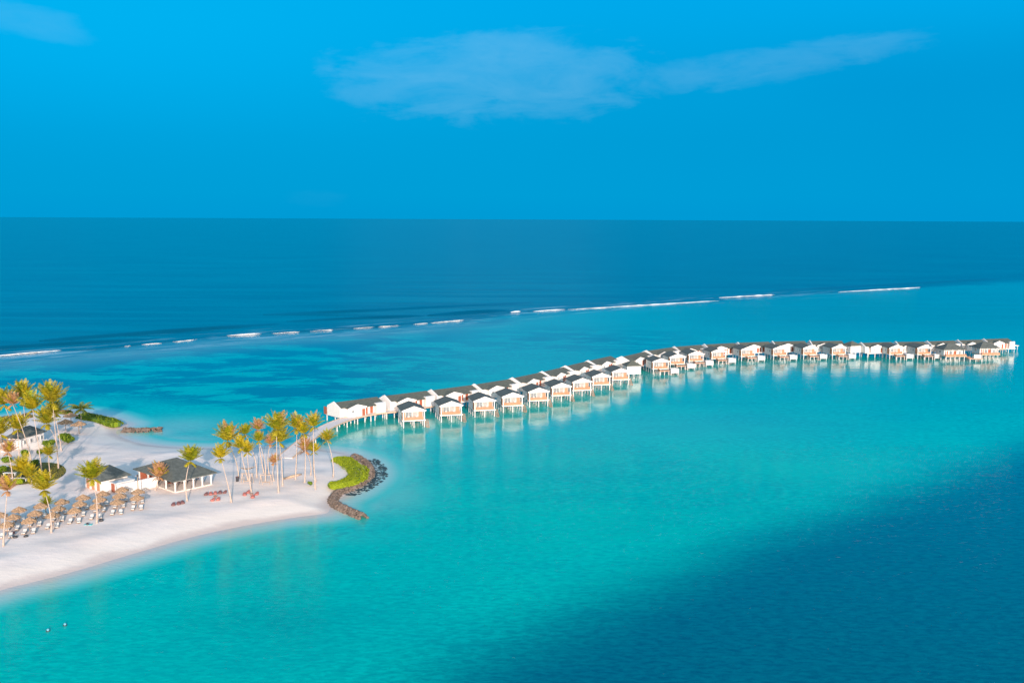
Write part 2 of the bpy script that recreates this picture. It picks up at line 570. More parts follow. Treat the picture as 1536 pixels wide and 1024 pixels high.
def make_water():
    r = np.concatenate([np.linspace(2, 70, 24)[:-1], np.geomspace(70, 1100, 580)[:-1], np.geomspace(1100, 90000, 90)])
    th = np.concatenate([np.linspace(-PI, -0.72, 26)[:-1], np.linspace(-0.72, 0.72, 560)[:-1], np.linspace(0.72, PI, 26)])
    RR, TT = np.meshgrid(r, th, indexing='ij')
    X = RR * np.sin(TT)
    Y = RR * np.cos(TT)
    nr, nth = X.shape
    s = poly_sd(land_poly, X, Y)
    so = -poly_sd(ocean_poly, X, Y)          # >0 in the ocean
    sdp = -poly_sd(deep_poly, X, Y)          # >0 over the drop-off
    ocean = sstep(so, -10 - 0.07 * np.clip(X + 60, 0, 900), 14 + 0.02 * np.clip(X, 0, 900))
    ocean = np.maximum(ocean, 0.42 * sstep(Y, 470, 680) * sstep(X, 20, 170))
    deep = sstep(sdp, -23, 27)
    shallow = np.clip(1.0 - s / 11.5, 0, 1)
    rl = line_d(reef, X, Y)
    flat = np.exp(-((np.where(so < 0, rl, rl * 3) - 16) / 27.0) ** 2) * sstep(X, 60, -110)
    pale = np.zeros_like(X)
    for px, py, rx, ry, a in ((215, 652, 9, 10, 0.9), (262, 640, 15, 9, 0.42), (330, 655, 18, 9, 0.25), (240, 662, 16, 6, 0.8), (420, 660, 10, 6, 0.35),
                              (574, 722, 5, 16, 0.62), (590, 745, 7, 9, 0.30), (545, 700, 9, 14, 0.3), (540, 757, 7, 5, 0.55),
                              (520, 672, 9, 7, 0.55), (350, 802, 22, 4, 0.15), (700, 640, 40, 18, 0.10), (890, 640, 60, 25, 0.08)):
        c = at(px, py)
        pale = np.maximum(pale, a * np.exp(-((X - c.x) / rx) ** 2 - ((Y - c.y) / (ry * 1.46)) ** 2))
    coral = sstep(s, 14, 40) * sstep(X, 20, -70) * sstep(so, 2, -25) * sstep(Y, 310, 365)
    c = at(860, 512)
    coral = np.maximum(coral, 0.75 * np.exp(-((X - c.x) / 70) ** 2 - ((Y - c.y - 10) / 58) ** 2))
    c = at(390, 928)
    coral = np.maximum(coral, 0.2 * np.exp(-((X - c.x) / 18) ** 2 - ((Y - c.y) / 9) ** 2))
    mid = sstep(Y, 235, 525)
    me = bpy.data.meshes.new('water')
    Z = np.zeros_like(X)
    # ocean swell rolling in towards the reef
    V = np.stack([X, Y, Z], -1).reshape(-1, 3)
    idx = np.arange(nr * nth).reshape(nr, nth)
    Q = np.stack([idx[:-1, :-1], idx[:-1, 1:], idx[1:, 1:], idx[1:, :-1]], -1).reshape(-1, 4)[:, ::-1]
    me.from_pydata(V.tolist(), [], Q.tolist())
    for nm, A in (('ocean', ocean), ('deep', deep), ('shallow', shallow), ('flat', flat), ('pale', pale), ('coral', coral), ('mid', mid), ('reefline', np.exp(-((rl - 6) / 20.0) ** 2) * sstep(X, 330, 200))):
        t = me.attributes.new(nm, 'FLOAT', 'POINT')
        t.data.foreach_set('value', A.reshape(-1).astype(np.float32))
    m = bpy.data.materials.new('sea water')
    m.use_nodes = True
    b = NB(m.node_tree)
    p = m.node_tree.nodes['Principled BSDF']
    A = lambda nm: b.n('ShaderNodeAttribute', attribute_name=nm).outputs['Fac']
    co = b.n('ShaderNodeTexCoord').outputs['Object']
    n_big = b.noise(b.mapping(co, (1, 1.6, 1), R(20)), 0.016, 5.0, 0.6, 0.4)
    n_mid = b.noise(b.mapping(co, (0.5, 1.3, 1), R(-8)), 0.07, 5.0, 0.65, 0.6)
    n_rip = b.noise(b.mapping(co, (0.5, 1.15, 1), R(10)), 0.95, 4.0, 0.65, 0.4)  # ripple light and shade, painted through the water colours below
    n_pat = b.noise(b.mapping(co, (0.7, 1.0, 1), R(25)), 0.028, 3.0, 0.5, 0.3)
    lag = b.mix(A('mid'), (0.0, 0.48, 0.38), (0.0, 0.31, 0.29))
    lag = b.mix(b.smooth(n_big, 0.35, 0.7, 0.0, 0.55), lag, (0.0, 0.345, 0.335))
    lag = b.mix(b.smooth(n_mid, 0.45, 0.75, 0.0, 0.28), lag, (0.0, 0.27, 0.285))
    lag = b.mix(b.math('MULTIPLY', b.smooth(n_rip, 0.36, 0.68, 0.0, 0.62), b.smooth(n_pat, 0.3, 0.6, 0.45, 1.0)), lag, (0.0, 0.26, 0.275))
    lag = b.mix(b.math('MULTIPLY', b.smooth(n_rip, 0.52, 0.30, 0.0, 0.40), b.smooth(n_pat, 0.3, 0.6, 0.3, 1.0)), lag, (0.0, 0.50, 0.46))
    n_cor = b.noise(b.mapping(co, (0.55, 1.0, 1), R(14)), 0.05, 8.0, 0.68, 0.15)
    lag = b.mix(b.math('MULTIPLY', A('coral'), b.smooth(n_cor, 0.42, 0.55, 0.0, 0.92)), lag, (0.0, 0.11, 0.175))
    lag = b.mix(b.math('MULTIPLY', A('flat'), b.smooth(n_mid, 0.25, 0.65, 0.7, 1.0)), lag, (0.105, 0.215, 0.235))
    dn = b.math('ADD', A('deep'), b.math('MULTIPLY', b.math('SUBTRACT', n_mid, 0.5), 0.22))
    deepc = b.mix(b.smooth(n_rip, 0.34, 0.70), (0.0, 0.135, 0.19), (0.0, 0.085, 0.145))
    lag = b.mix(b.smooth(dn, 0.08, 0.95), lag, deepc)
    on = b.math('ADD', A('ocean'), b.math('MULTIPLY', b.math('SUBTRACT', n_mid, 0.5), 0.25))
    n_str = b.noise(b.mapping(co, (0.10, 1.0, 1), R(10)), 0.045, 6.0, 0.72)
    oc = b.mix(b.smooth(n_str, 0.36, 0.62), (0.0, 0.125, 0.175), (0.0, 0.050, 0.095))
    lag = b.mix(b.smooth(on, 0.05, 0.95), lag, oc)
    # drifting foam streaks and dark rock along the reef edge
    along = b.mapping(b.mapping(co, (1, 1, 1), R(-40)), (0.018, 0.085, 1))
    n_rf = b.noise(along, 1.0, 5.0, 0.7, 0.3)
    n_rf2 = b.noise(along, 1.9, 4.0, 0.6, 0.5)
    lag = b.mix(b.math('MULTIPLY', A('reefline'), b.smooth(n_rf2, 0.44, 0.58, 0.0, 0.8)), lag, (0.01, 0.075, 0.115))
    lag = b.mix(b.math('MULTIPLY', A('reefline'), b.smooth(n_rf, 0.52, 0.64, 0.0, 0.8)), lag, (0.36, 0.47, 0.50))
    lag = b.mix(A('pale'), lag, (0.30, 0.50, 0.47))
    sh = b.math('MULTIPLY', A('shallow'), b.math('ADD', 0.9, b.math('MULTIPLY', n_mid, 0.2)), clamp=True)
    lag = b.mix(b.smooth(sh, 0.02, 0.34), lag, (0.06, 0.47, 0.41))
    lag = b.mix(b.smooth(sh, 0.25, 0.70), lag, (0.33, 0.52, 0.47))
    lag = b.mix(b.smooth(sh, 0.66, 0.98), lag, (0.56, 0.49, 0.44))
    b.link(lag, p.inputs['Base Color'])
    b.link(b.math('ADD', b.math('ADD', 0.04, b.math('MULTIPLY', A('mid'), 0.05)), b.math('MULTIPLY', A('ocean'), 0.085)), p.inputs['Roughness'])
    p.inputs['IOR'].default_value = 1.33
    b.link(b.math('SUBTRACT', 0.24, b.math('MULTIPLY', A('ocean'), 0.06)), p.inputs['Specular IOR Level'])
    # waves: small ripples everywhere, longer chop outside
    h1 = b.noise(b.mapping(co, (0.7, 1.5, 1), R(8)), 1.15, 3.0, 0.55, 0.5)
    h2 = b.noise(b.mapping(co, (0.45, 1.2, 1), R(-14)), 0.16, 2.5, 0.5, 0.4)
    h3 = b.noise(b.mapping(co, (0.10, 1.0, 1), R(9)), 0.035, 3.0, 0.55, 0.2)
    ht = b.math('ADD', b.math('MULTIPLY', h1, b.math('ADD', 0.17, b.math('MULTIPLY', b.smooth(A('mid'), 0.0, 0.16), -0.11))), b.math('MULTIPLY', h2, b.math('ADD', 0.16, b.math('MULTIPLY', A('deep'), 0.22))))
    ht = b.math('ADD', ht, b.math('MULTIPLY', b.math('MULTIPLY', h3, 3.0), A('ocean')))
    bp = b.n('ShaderNodeBump')
    bp.inputs['Strength'].default_value = 0.38
    bp.inputs['Distance'].default_value = 1.0
    b.link(ht, bp.inputs['Height'])
    b.link(bp.outputs[0], p.inputs['Normal'])
    me.materials.append(m)
    M['water'] = m
    o = bpy.data.objects.new('water', me)
    COL.objects.link(o)
    o['kind'] = 'structure'


make_water()

# ------------------------------------------------------------------ breaking waves on the reef
M['foam'] = material('sea foam', (0.80, 0.80, 0.80), 0.8, 0.12, 0.25)
M['swell'] = material('swell face', (0.0, 0.035, 0.070), 0.22, 0.2, 0.05, 0.3, 0.6, 0.5)  # weaker sky reflection of steep faces put in as a darker colour


def wave(a, b, width, label, height=0.9, swell=True):
    """a rolling crest between two photo pixels: a water ridge with foam on its shoreward face"""
    A_, B_ = at(*a), at(*b)
    L = (B_ - A_).length
    t = (B_ - A_).normalized()
    nrm = Vector((t.y, -t.x, 0))            # shoreward
    if nrm.y > 0:
        nrm = -nrm
    c = (A_ + B_) / 2
    root = empty('breaking_wave', c)
    n = max(8, int(L / 2.5))
    mb = MB()
    prof = [(-1.6, 0.0), (-0.8, 0.45), (-0.2, 0.95), (0.15, 1.0), (0.5, 0.6), (0.9, 0.15), (1.3, -0.05)]
    rows = []
    for i in range(n + 1):
        u = i / n
        taper = min(1, 4.0 * u, 4.0 * (1 - u)) ** 0.6 if 0 < u < 1 else 0.03
        p0 = (A_ - c) + (B_ - A_) * u
        wob = mnoise.noise(Vector((p0.x * 0.05 + c.x, p0.y * 0.05, 3.1))) * 1.2
        jag = 0.85 + 0.7 * mnoise.noise(Vector((p0.x * 0.16 + c.x, p0.y * 0.16, 7.7))) + 0.4 * mnoise.noise(Vector((p0.x * 0.5 + c.x, p0.y * 0.5, 2.7)))
        jag = max(0.04, jag) * (0.75 + 0.9 * mnoise.noise(Vector((p0.x * 0.045 + c.x, p0.y * 0.045, 11.3))))
        jag = max(0.03 if height < .33 else .45, jag)
        rows.append((p0 + nrm * wob, taper * jag))
    verts, faces = [], []
    for p0, tp in rows:
        for (q, z) in prof:
            jig = mnoise.noise(Vector((p0.x * 0.6, p0.y * 0.6 + q * 3, z * 4 + c.x)))
            pt = p0 + nrm * (q * width * (0.12 + 0.88 * tp) * 0.5 + jig * 0.5 * min(1.0, width))
            verts.append((pt.x, pt.y, max(0.03, z * height * tp + 0.05 + jig * 0.12 * tp)))
    k = len(prof)
    for i in range(n):
        for j in range(k - 1):
            faces.append((i * k + j, i * k + j + 1, (i + 1) * k + j + 1, (i + 1) * k + j))
    mb.add(verts, faces, 0, True)
    mb.build('foam_crest', M['foam'], root)
    if swell:
        mb = MB()
        verts, faces = [], []
        pr = [(-4.5, -0.05), (-3.2, 0.3), (-1.8, 0.75), (-1.0, 0.72), (0.0, 0.25), (0.7, -0.08)]
        for i in range(n + 1):
            u = i / n
            p0 = (A_ - c) + (B_ - A_) * (-0.06 + 1.12 * u)
            tp = max(0.05, math.sin(PI * u)) ** 0.5
            for q, z in pr:
                pt = p0 + nrm * (q * width * 0.5)
                verts.append((pt.x, pt.y, z * height * 0.9 * tp))
        k = len(pr)
        for i in range(n):
            for j in range(k - 1):
                faces.append((i * k + j, i * k + j + 1, (i + 1) * k + j + 1, (i + 1) * k + j))
        mb.add(verts, faces, 0, True)
        mb.build('swell_back', M['swell'], root)
    tag(root, label, 'wave', 'waves breaking along the outer reef')


WAVES = [((-60, 538), (92, 525.5), 5.5, 1.5, 'bright white breaker at the far left end of the reef'),
         ((165, 521), (197, 518.5), 1.7, .6, 'thin broken foam line just right of the bright left breaker'),
         ((212, 517), (243, 514.5), 1.9, .6, 'short foam line, second along the reef from the left breaker'),
         ((258, 513), (297, 509), 1.5, .5, 'faint foam line, third along the reef from the left breaker'),
         ((340, 503.5), (392, 500), 2.4, .7, 'short white foam line above the palms left of centre'),
         ((407, 500), (450, 497.5), 1.4, .7, 'faint foam line left of the paler dashes at mid reef'),
         ((465, 497), (500, 494.5), 1.6, .7, 'small foam dash above the first long stilt villa'),
         ((530, 492.5), (562, 490), 1.2, .6, 'faintest foam dash on the grey reef flat'),
         ((567, 490), (600, 488), 1.5, .7, 'low foam dash at the middle of the reef'),
         ((620, 486.5), (642, 484.5), 1.6, .7, 'shortest foam dash left of a longer white dash'),
         ((645, 484.5), (696, 480), 2.2, .8, 'longer white dash at the right end of the dashed foam'),
         ((766, 468.5), (781, 467), 5.5, 1.3, 'small bright foam tip left of the long breakers'),
         ((799, 467), (851, 464), 5.5, 1.4, 'bright short breaker before the longest foam line'),
         ((851, 464.5), (1078, 451), 5.0, 1.3, 'longest white foam line along the reef'),
         ((1078, 446.5), (1162, 442), 5.0, 1.4, 'bright foam line just beyond the longest one'),
         ((1257, 438), (1382, 431), 4.5, 1.3, 'isolated far foam line at the right of the reef')]
for a, b, wd, hh, lb in WAVES:
    wave(a, b, wd * (.5 if hh > 1 else .36), lb, hh * (.38 if hh > 1 else .28), True)


def swell_line(pxs, width, height, label):
    P = spline([at(x, y) for x, y in pxs], 14)
    c = P[len(P) // 2].copy()
    mb = MB()
    pr = [(-1.0, -0.04), (-0.5, 0.45), (-0.1, 0.95), (0.15, 0.95), (0.5, 0.4), (0.9, -0.04)]
    verts, faces = [], []
    n = len(P)
    for i, p0 in enumerate(P):
        u = i / (n - 1)
        t = (P[min(i + 1, n - 1)] - P[max(i - 1, 0)]).normalized()
        nrm = Vector((t.y, -t.x, 0))
        if nrm.y > 0:
            nrm = -nrm
        tp = max(0.02, math.sin(PI * u)) ** 0.6 * (0.8 + 0.35 * mnoise.noise(Vector((p0.x * 0.02, p0.y * 0.02, width))))
        for q, z in pr:
            pt = p0 - c + nrm * (q * width * min(1.0, 2.2 * tp))
            verts.append((pt.x, pt.y, z * height * tp))
    k = len(pr)
    for i in range(n - 1):
        for j in range(k - 1):
            faces.append((i * k + j, i * k + j + 1, (i + 1) * k + j + 1, (i + 1) * k + j))
    mb.add(verts, faces, 0, True)
    o = mb.build('ocean_swell', M['swell'], None, c)
    tag(o, label, 'wave', 'dark swells rolling towards the reef')


swell_line([(92, 526.2), (165, 521), (230, 513.5), (340, 502.5)], 3, 0.45, 'dark wave face between the left breaker and the first foam dashes')
swell_line([(392, 498.5), (500, 493), (620, 484.5), (766, 467.5)], 3, 0.45, 'dark wave face along the dashed foam at mid reef')
swell_line([(-120, 529), (0, 521.5), (120, 514), (240, 507.5)], 8, 1.5, 'dark swell line just outside the left breaker')
swell_line([(60, 511), (167, 503), (300, 493.5), (420, 485)], 9, 1.7, 'longest dark swell line above the left foam dashes')
swell_line([(395, 471.5), (520, 467), (660, 460), (800, 453)], 11, 1.5, 'dark swell line farther out above the middle reef')
swell_line([(430, 482), (540, 477), (640, 473)], 8, 1.4, 'short dark swell line nearest the dashed foam')
swell_line([(640, 473), (700, 469), (765, 465)], 9, 1.9, 'dark swell leading into the bright foam tip')
swell_line([(1160, 436), (1330, 427), (1500, 418)], 12, 1.4, 'far dark swell behind the isolated right foam line')

# ------------------------------------------------------------------ front-row villas
WINB = 0.05


def window(root, x0, x1, y, z0, z1, curtain=False, label=None):
    f = MB()
    t = 0.09
    f.box(x0, x1, y - 0.10, y - 0.005, z0, z0 + t).box(x0, x1, y - 0.10, y - 0.005, z1 - t, z1)
    f.box(x0, x0 + t, y - 0.10, y - 0.005, z0 + t, z1 - t).box(x1 - t, x1, y - 0.10, y - 0.005, z0 + t, z1 - t)
    nm = max(1, round((x1 - x0) / 1.1))
    for i in range(1, nm):
        xm = x0 + (x1 - x0) * i / nm
        f.box(xm - 0.04, xm + 0.04, y - 0.09, y - 0.005, z0 + t, z1 - t)
    fo = f.build('window', M['white'], root)
    g = MB().box(x0 + 0.03, x1 - 0.03, y - 0.05, y - 0.01, z0 + 0.03, z1 - 0.03)
    g.build('pane', M['glass'] if not curtain else M['curtain'], fo)
    return fo


def side_window(root, x, y0, y1, z0, z1):
    f = MB()
    t = 0.08
    f.box(x - 0.08, x - 0.004, y0, y1, z0, z0 + t).box(x - 0.08, x - 0.004, y0, y1, z1 - t, z1)
    f.box(x - 0.08, x - 0.004, y0, y0 + t, z0 + t, z1 - t).box(x - 0.08, x - 0.004, y1 - t, y1, z0 + t, z1 - t)
    fo = f.build('window', M['white'], root)
    MB().box(x - 0.05, x - 0.006, y0 + .03, y1 - .03, z0 + .03, z1 - .03).build('pane', M['glass'], fo)


def door(root, x0, x1, y, z0, z1, mat):
    d = MB().box(x0, x1, y - 0.09, y - 0.005, z0, z1)
    for k in range(5):
        zz = z0 + 0.15 + k * (z1 - z0 - 0.3) / 5
        d.box(x0 + 0.12, x1 - 0.12, y - 0.12, y - 0.088, zz, zz + (z1 - z0 - 0.3) / 5 - 0.08)
    do = d.build('door', mat, root)
    MB().box(x1 - 0.16, x1 - 0.10, y - 0.17, y - 0.085, (z0 + z1) / 2 - .15, (z0 + z1) / 2 + .05).build('handle', M['black'], do)


def pile(root, x, y, z1, r=0.16, z0=-1.6):
    MB().tube([(x, y, z0), (x, y, z1)], [r * 1.05, r], 8).build('pile', M['white_pile'], root)


def rail(root, x0, x1, y, z0, z1, mat, posts=5):
    """timber balustrade along x: top rail, base rail and close-set boards"""
    b = MB().box(x0, x1, y - 0.06, y + 0.06, z1 - 0.09, z1).box(x0, x1, y - 0.04, y + 0.04, z0, z0 + 0.08)
    n = int((x1 - x0) / 0.24)
    for i in range(n):
        xa = x0 + (x1 - x0) * (i + 0.1) / n
        b.box(xa, xa + 0.18, y - 0.025, y + 0.025, z0 + 0.08, z1 - 0.09)
    b.build('railing', mat, root)


def rail_y(root, x, y0, y1, z0, z1, mat):
    b = MB().box(x - 0.06, x + 0.06, y0, y1, z1 - 0.09, z1).box(x - 0.04, x + 0.04, y0, y1, z0, z0 + 0.08)
    n = max(2, int((y1 - y0) / 0.24))
    for i in range(n):
        ya = y0 + (y1 - y0) * (i + 0.1) / n
        b.box(x - 0.025, x + 0.025, ya, ya + 0.18, z0 + 0.08, z1 - 0.09)
    b.build('railing', mat, root)


def front_villa(pool):
    root = empty('stilt_villa')
    YB, ZF, ZE, ZR, HW = 9.4, 2.4, 5.45, 6.85, 3.4
    slope = (ZR - ZE) / (HW + 0.5)
    zw = ZR - slope * HW - 0.16
    wl = MB()
    prof = [(-HW, ZF), (HW, ZF), (HW, zw), (0, ZR - 0.18), (-HW, zw)]
    wl.prism_y(prof, 2.3, YB - 0.3)
    wl.build('wall', M['white'], root)
    MB().box(-HW - .1, HW + .1, 2.3, YB - 0.2, ZF - .3, ZF - .005).build('floor_slab', M['white'], root)
    rf = MB()
    ex = HW + 0.5
    for s in (-1, 1):
        e, rr = (s * ex, ZE), (0, ZR)
        th = 0.16
        pr = [(e[0], e[1] - th), (0, ZR - th), (0, ZR), (e[0], e[1])]
        if s > 0:
            pr = pr[::-1]
        rf.prism_y(pr, -0.35, YB)
    rf.build('roof', M['roof_dark'], root)
    gb = MB()
    gx = ex - 0.12
    gb.prism_y([(-gx, ZE - 0.45), (gx, ZE - 0.45), (gx, ZE - 0.10), (0, ZR - 0.17), (-gx, ZE - 0.10)], -0.1, 0.12)
    gb.build('gable', M['white'], root)
    # bargeboards along the roof edge
    bb = MB()
    for s in (-1, 1):
        pr = [(s * (ex + .02), ZE - 0.22), (0, ZR - 0.22), (0, ZR + 0.03), (s * (ex + .02), ZE + 0.03)]
        if s > 0:
            pr = pr[::-1]
        bb.prism_y(pr, -0.42, -0.355)
    bb.build('bargeboard', M['white'], root)
    for s in (-1, 1):
        MB().box(s * 3.3 - .14, s * 3.3 + .14, -0.02, 0.26, ZF, ZE - .455).build('post', M['white'], root)
    dk = MB().box(-3.7, 3.7, -0.3, 2.29, ZF - .28, ZF)
    dk.build('deck', M['deck'], root)
    rail(root, -3.14, 3.14, 0.1, ZF + .005, ZF + .95, M['wood'])
    rail_y(root, 3.55, 0.3, 2.25, ZF + .005, ZF + .95, M['wood'])
    # timber privacy panel closing the left side of the porch
    pn = MB()
    for k in range(9):
        pn.box(-3.52, -3.44, 0.3, 2.28, ZF + .01 + k * .25, ZF + .01 + k * .25 + .22)
    pn.box(-3.44, -3.38, 0.3, .42, ZF, ZF + 2.25).box(-3.44, -3.38, 2.14, 2.26, ZF, ZF + 2.25)
    pn.build('privacy_panel', M['wood'], root)
    window(root, -2.3, -0.2, 2.23, ZF + .04, ZF + 2.6, False)
    window(root, -0.1, 1.5, 2.23, ZF + .04, ZF + 2.6, True)
    door(root, 2.0, 3.0, 2.23, ZF + .02, ZF + 2.4, M['wood'])
    cl = MB()
    for k in range(11):
        cl.box(-3.37, 3.37, 2.235, 2.297, ZF + .01 + k * .25, ZF + .01 + k * .25 + .235)
    cl.build('timber_cladding', M['cladding'], root)
    MB().box(-3.36, -2.45, 2.17, 2.232, ZF + .01, ZF + 2.6).build('timber_door', M['wood'], root)
    side_window(root, -HW, 3.4, 4.3, ZF + 1.0, ZF + 2.1)
    side_window(root, -HW, 5.6, 6.1, ZF + 1.2, ZF + 2.1)
    for x in (-3.3, 0, 3.3):
        for y in (0.0, 3.0, 6.0, 8.9):
            pile(root, x, y, ZF - .29)
    for x in (-1.4, 1.2):         # two easy chairs on the porch
        cb = MB().box(x - .3, x + .3, 1.0, 1.6, ZF + .3, ZF + .45).box(x - .3, x + .3, 1.55, 1.68, ZF + .45, ZF + 1.0)
        for sx in (-.26, .2):
            for sy in (1.02, 1.54):
                cb.box(x + sx, x + sx + .06, sy, sy + .06, ZF, ZF + .3)
        cb.build('porch_chair', M['cushion'], root)
    # stair to the water on the right
    st = MB()
    for k in range(7):
        zz = ZF - .35 - k * .33
        st.box(3.75, 4.75, 2.0 - k * .42 - .42, 2.0 - k * .42, zz - .08, zz)
    st.box(3.72, 3.80, -1.0, 2.0, ZF - 2.6, ZF - 2.45)
    for k in range(7):
        zz = ZF - .35 - k * .33
        st.box(3.70, 3.75, 2.0 - k * .42 - .42, 2.0 - k * .42 + .03, zz - .32, zz + .05)
        st.box(4.75, 4.80, 2.0 - k * .42 - .42, 2.0 - k * .42 + .03, zz - .32, zz + .05)
    st.build('stair', M['wood'], root)
    if pool:
        # lower sun deck in front and a plunge pool at the right corner
        MB().box(-1.6, 2.9, -3.0, -0.32, 1.55, 1.78).build('sun_deck', M['deck_orange'], root)
        for x in (-1.3, 0.7, 2.6):
            pile(root, x, -2.7, 1.54, 0.15)
        rail_y(root, -1.5, -2.9, -0.5, 1.79, 2.5, M['wood'])
        pw = MB()
        X0, X1, Y0, Y1, Z_0, Z_1 = 3.2, 6.9, -3.4, -0.9, 0.75, 2.7
        pw.box(X0, X1, Y0, Y0 + .22, Z_0, Z_1).box(X0, X1, Y1 - .22, Y1, Z_0, Z_1)
        pw.box(X0, X0 + .22, Y0 + .22, Y1 - .22, Z_0, Z_1).box(X1 - .22, X1, Y0 + .22, Y1 - .22, Z_0, Z_1)
        pw.box(X0 + .22, X1 - .22, Y0 + .22, Y1 - .22, Z_0, Z_0 + .2)
        pw.build('pool_wall', M['concrete'], root)
        MB().box(X0 + .222, X1 - .222, Y0 + .222, Y1 - .222, Z_0 + .2, Z_1 - .22).build('pool_water', M['pool'], root)
        MB().box(2.905, 4.9, -0.89, -0.31, 2.1, 2.35).build('pool_deck', M['deck'], root)
        for x in (X0 + .3, X1 - .3):
            for y in (Y0 + .3, Y1 - .3):
                pile(root, x, y, Z_0 - .005, 0.17)
    return root


def smoothn(px):
    """facing of a front villa (degrees to the right of straight at the camera axis)"""
    tab = [(600, 16), (730, 15), (860, 14), (990, 12), (1120, 13), (1257, 11), (1385, 10)]
    for (a, x), (b, y) in zip(tab[:-1], tab[1:]):
        if px <= b:
            return x + (y - x) * max(0, (px - a)) / (b - a)
    return tab[-1][1]


fvA = front_villa(False)
fvB = front_villa(True)
rowA = [(621, 641), (677, 632.5), (727, 625), (769, 618), (808, 610), (842, 602), (873, 594), (902, 585.5), (931, 577.5)]
for i, (px, py) in enumerate(rowA):
    o = fvA if i == 0 else copy_tree(fvA)
    o.location = at(px, py)
    o.rotation_euler.z = R(smoothn(px))
    where = ['at the beach end of the front row', 'second from the beach', 'third from the beach', 'fourth from the beach', 'fifth from the beach', 'sixth from the beach',
             'seventh from the beach', 'eighth from the beach', 'beside the square white hut'][i]
    tag(o, 'white front-row stilt villa with gabled timber porch, ' + where, 'stilt villa', 'gabled porch villas in the front row')
rowB = [(991, 561), (1016, 553.5), (1044, 549), (1078, 545), (1122, 541.5), (1170, 540), (1215, 539), (1258, 538.5), (1344, 538.5), (1386, 538.5)]
for i, (px, py) in enumerate(rowB):
    o = fvB if i == 0 else copy_tree(fvB)
    o.location = at(px, py)
    o.rotation_euler.z = R(smoothn(px))
    where = ['first to the right of the nearer square hut', 'second to the right of the nearer square hut', 'third to the right of the nearer square hut',
             'fourth to the right of the nearer square hut', 'fifth to the right of the nearer square hut', 'third before the farther hut',
             'second before the farther hut', 'just left of the farther hut', 'just right of the farther hut', 'next to the larger hip-roofed villas'][i]
    tag(o, 'white villa with boxed plunge pool, ' + where, 'stilt villa', 'plunge pool villas in the front row')


# ------------------------------------------------------------------ square huts on the walkway
def hut():
    root = empty('stilt_hut')
    MB().box(-2.9, 2.9, 0, 5.8, 2.3, 5.35).build('wall', M['white'], root)
    MB().hip(-3.4, 3.4, -0.5, 6.3, 5.45, 7.3, -0.15, 0.15, 2.9).build('roof', M['roof'], root)
    MB().box(-3.0, 3.0, -0.1, 5.9, 2.0, 2.295).build('floor_slab', M['white_pile'], root)
    side_window(root, -2.9, 2.0, 3.2, 3.2, 4.6)
    for x in (-2.6, 0, 2.6):
        for y in (.2, 2.9, 5.6):
            pile(root, x, y, 1.995)
    return root


h0 = hut()
h0.location = at(951, 568)
h0.rotation_euler.z = R(12)
tag(h0, 'square white hut with pyramid roof beside the last gabled porch villa', 'hut', 'square white huts on stilts')
h1 = copy_tree(h0)
h1.location = at(1283, 535)
h1.rotation_euler.z = R(20)
h1['label'] = 'square white hut with pyramid roof at the far walkway gap'


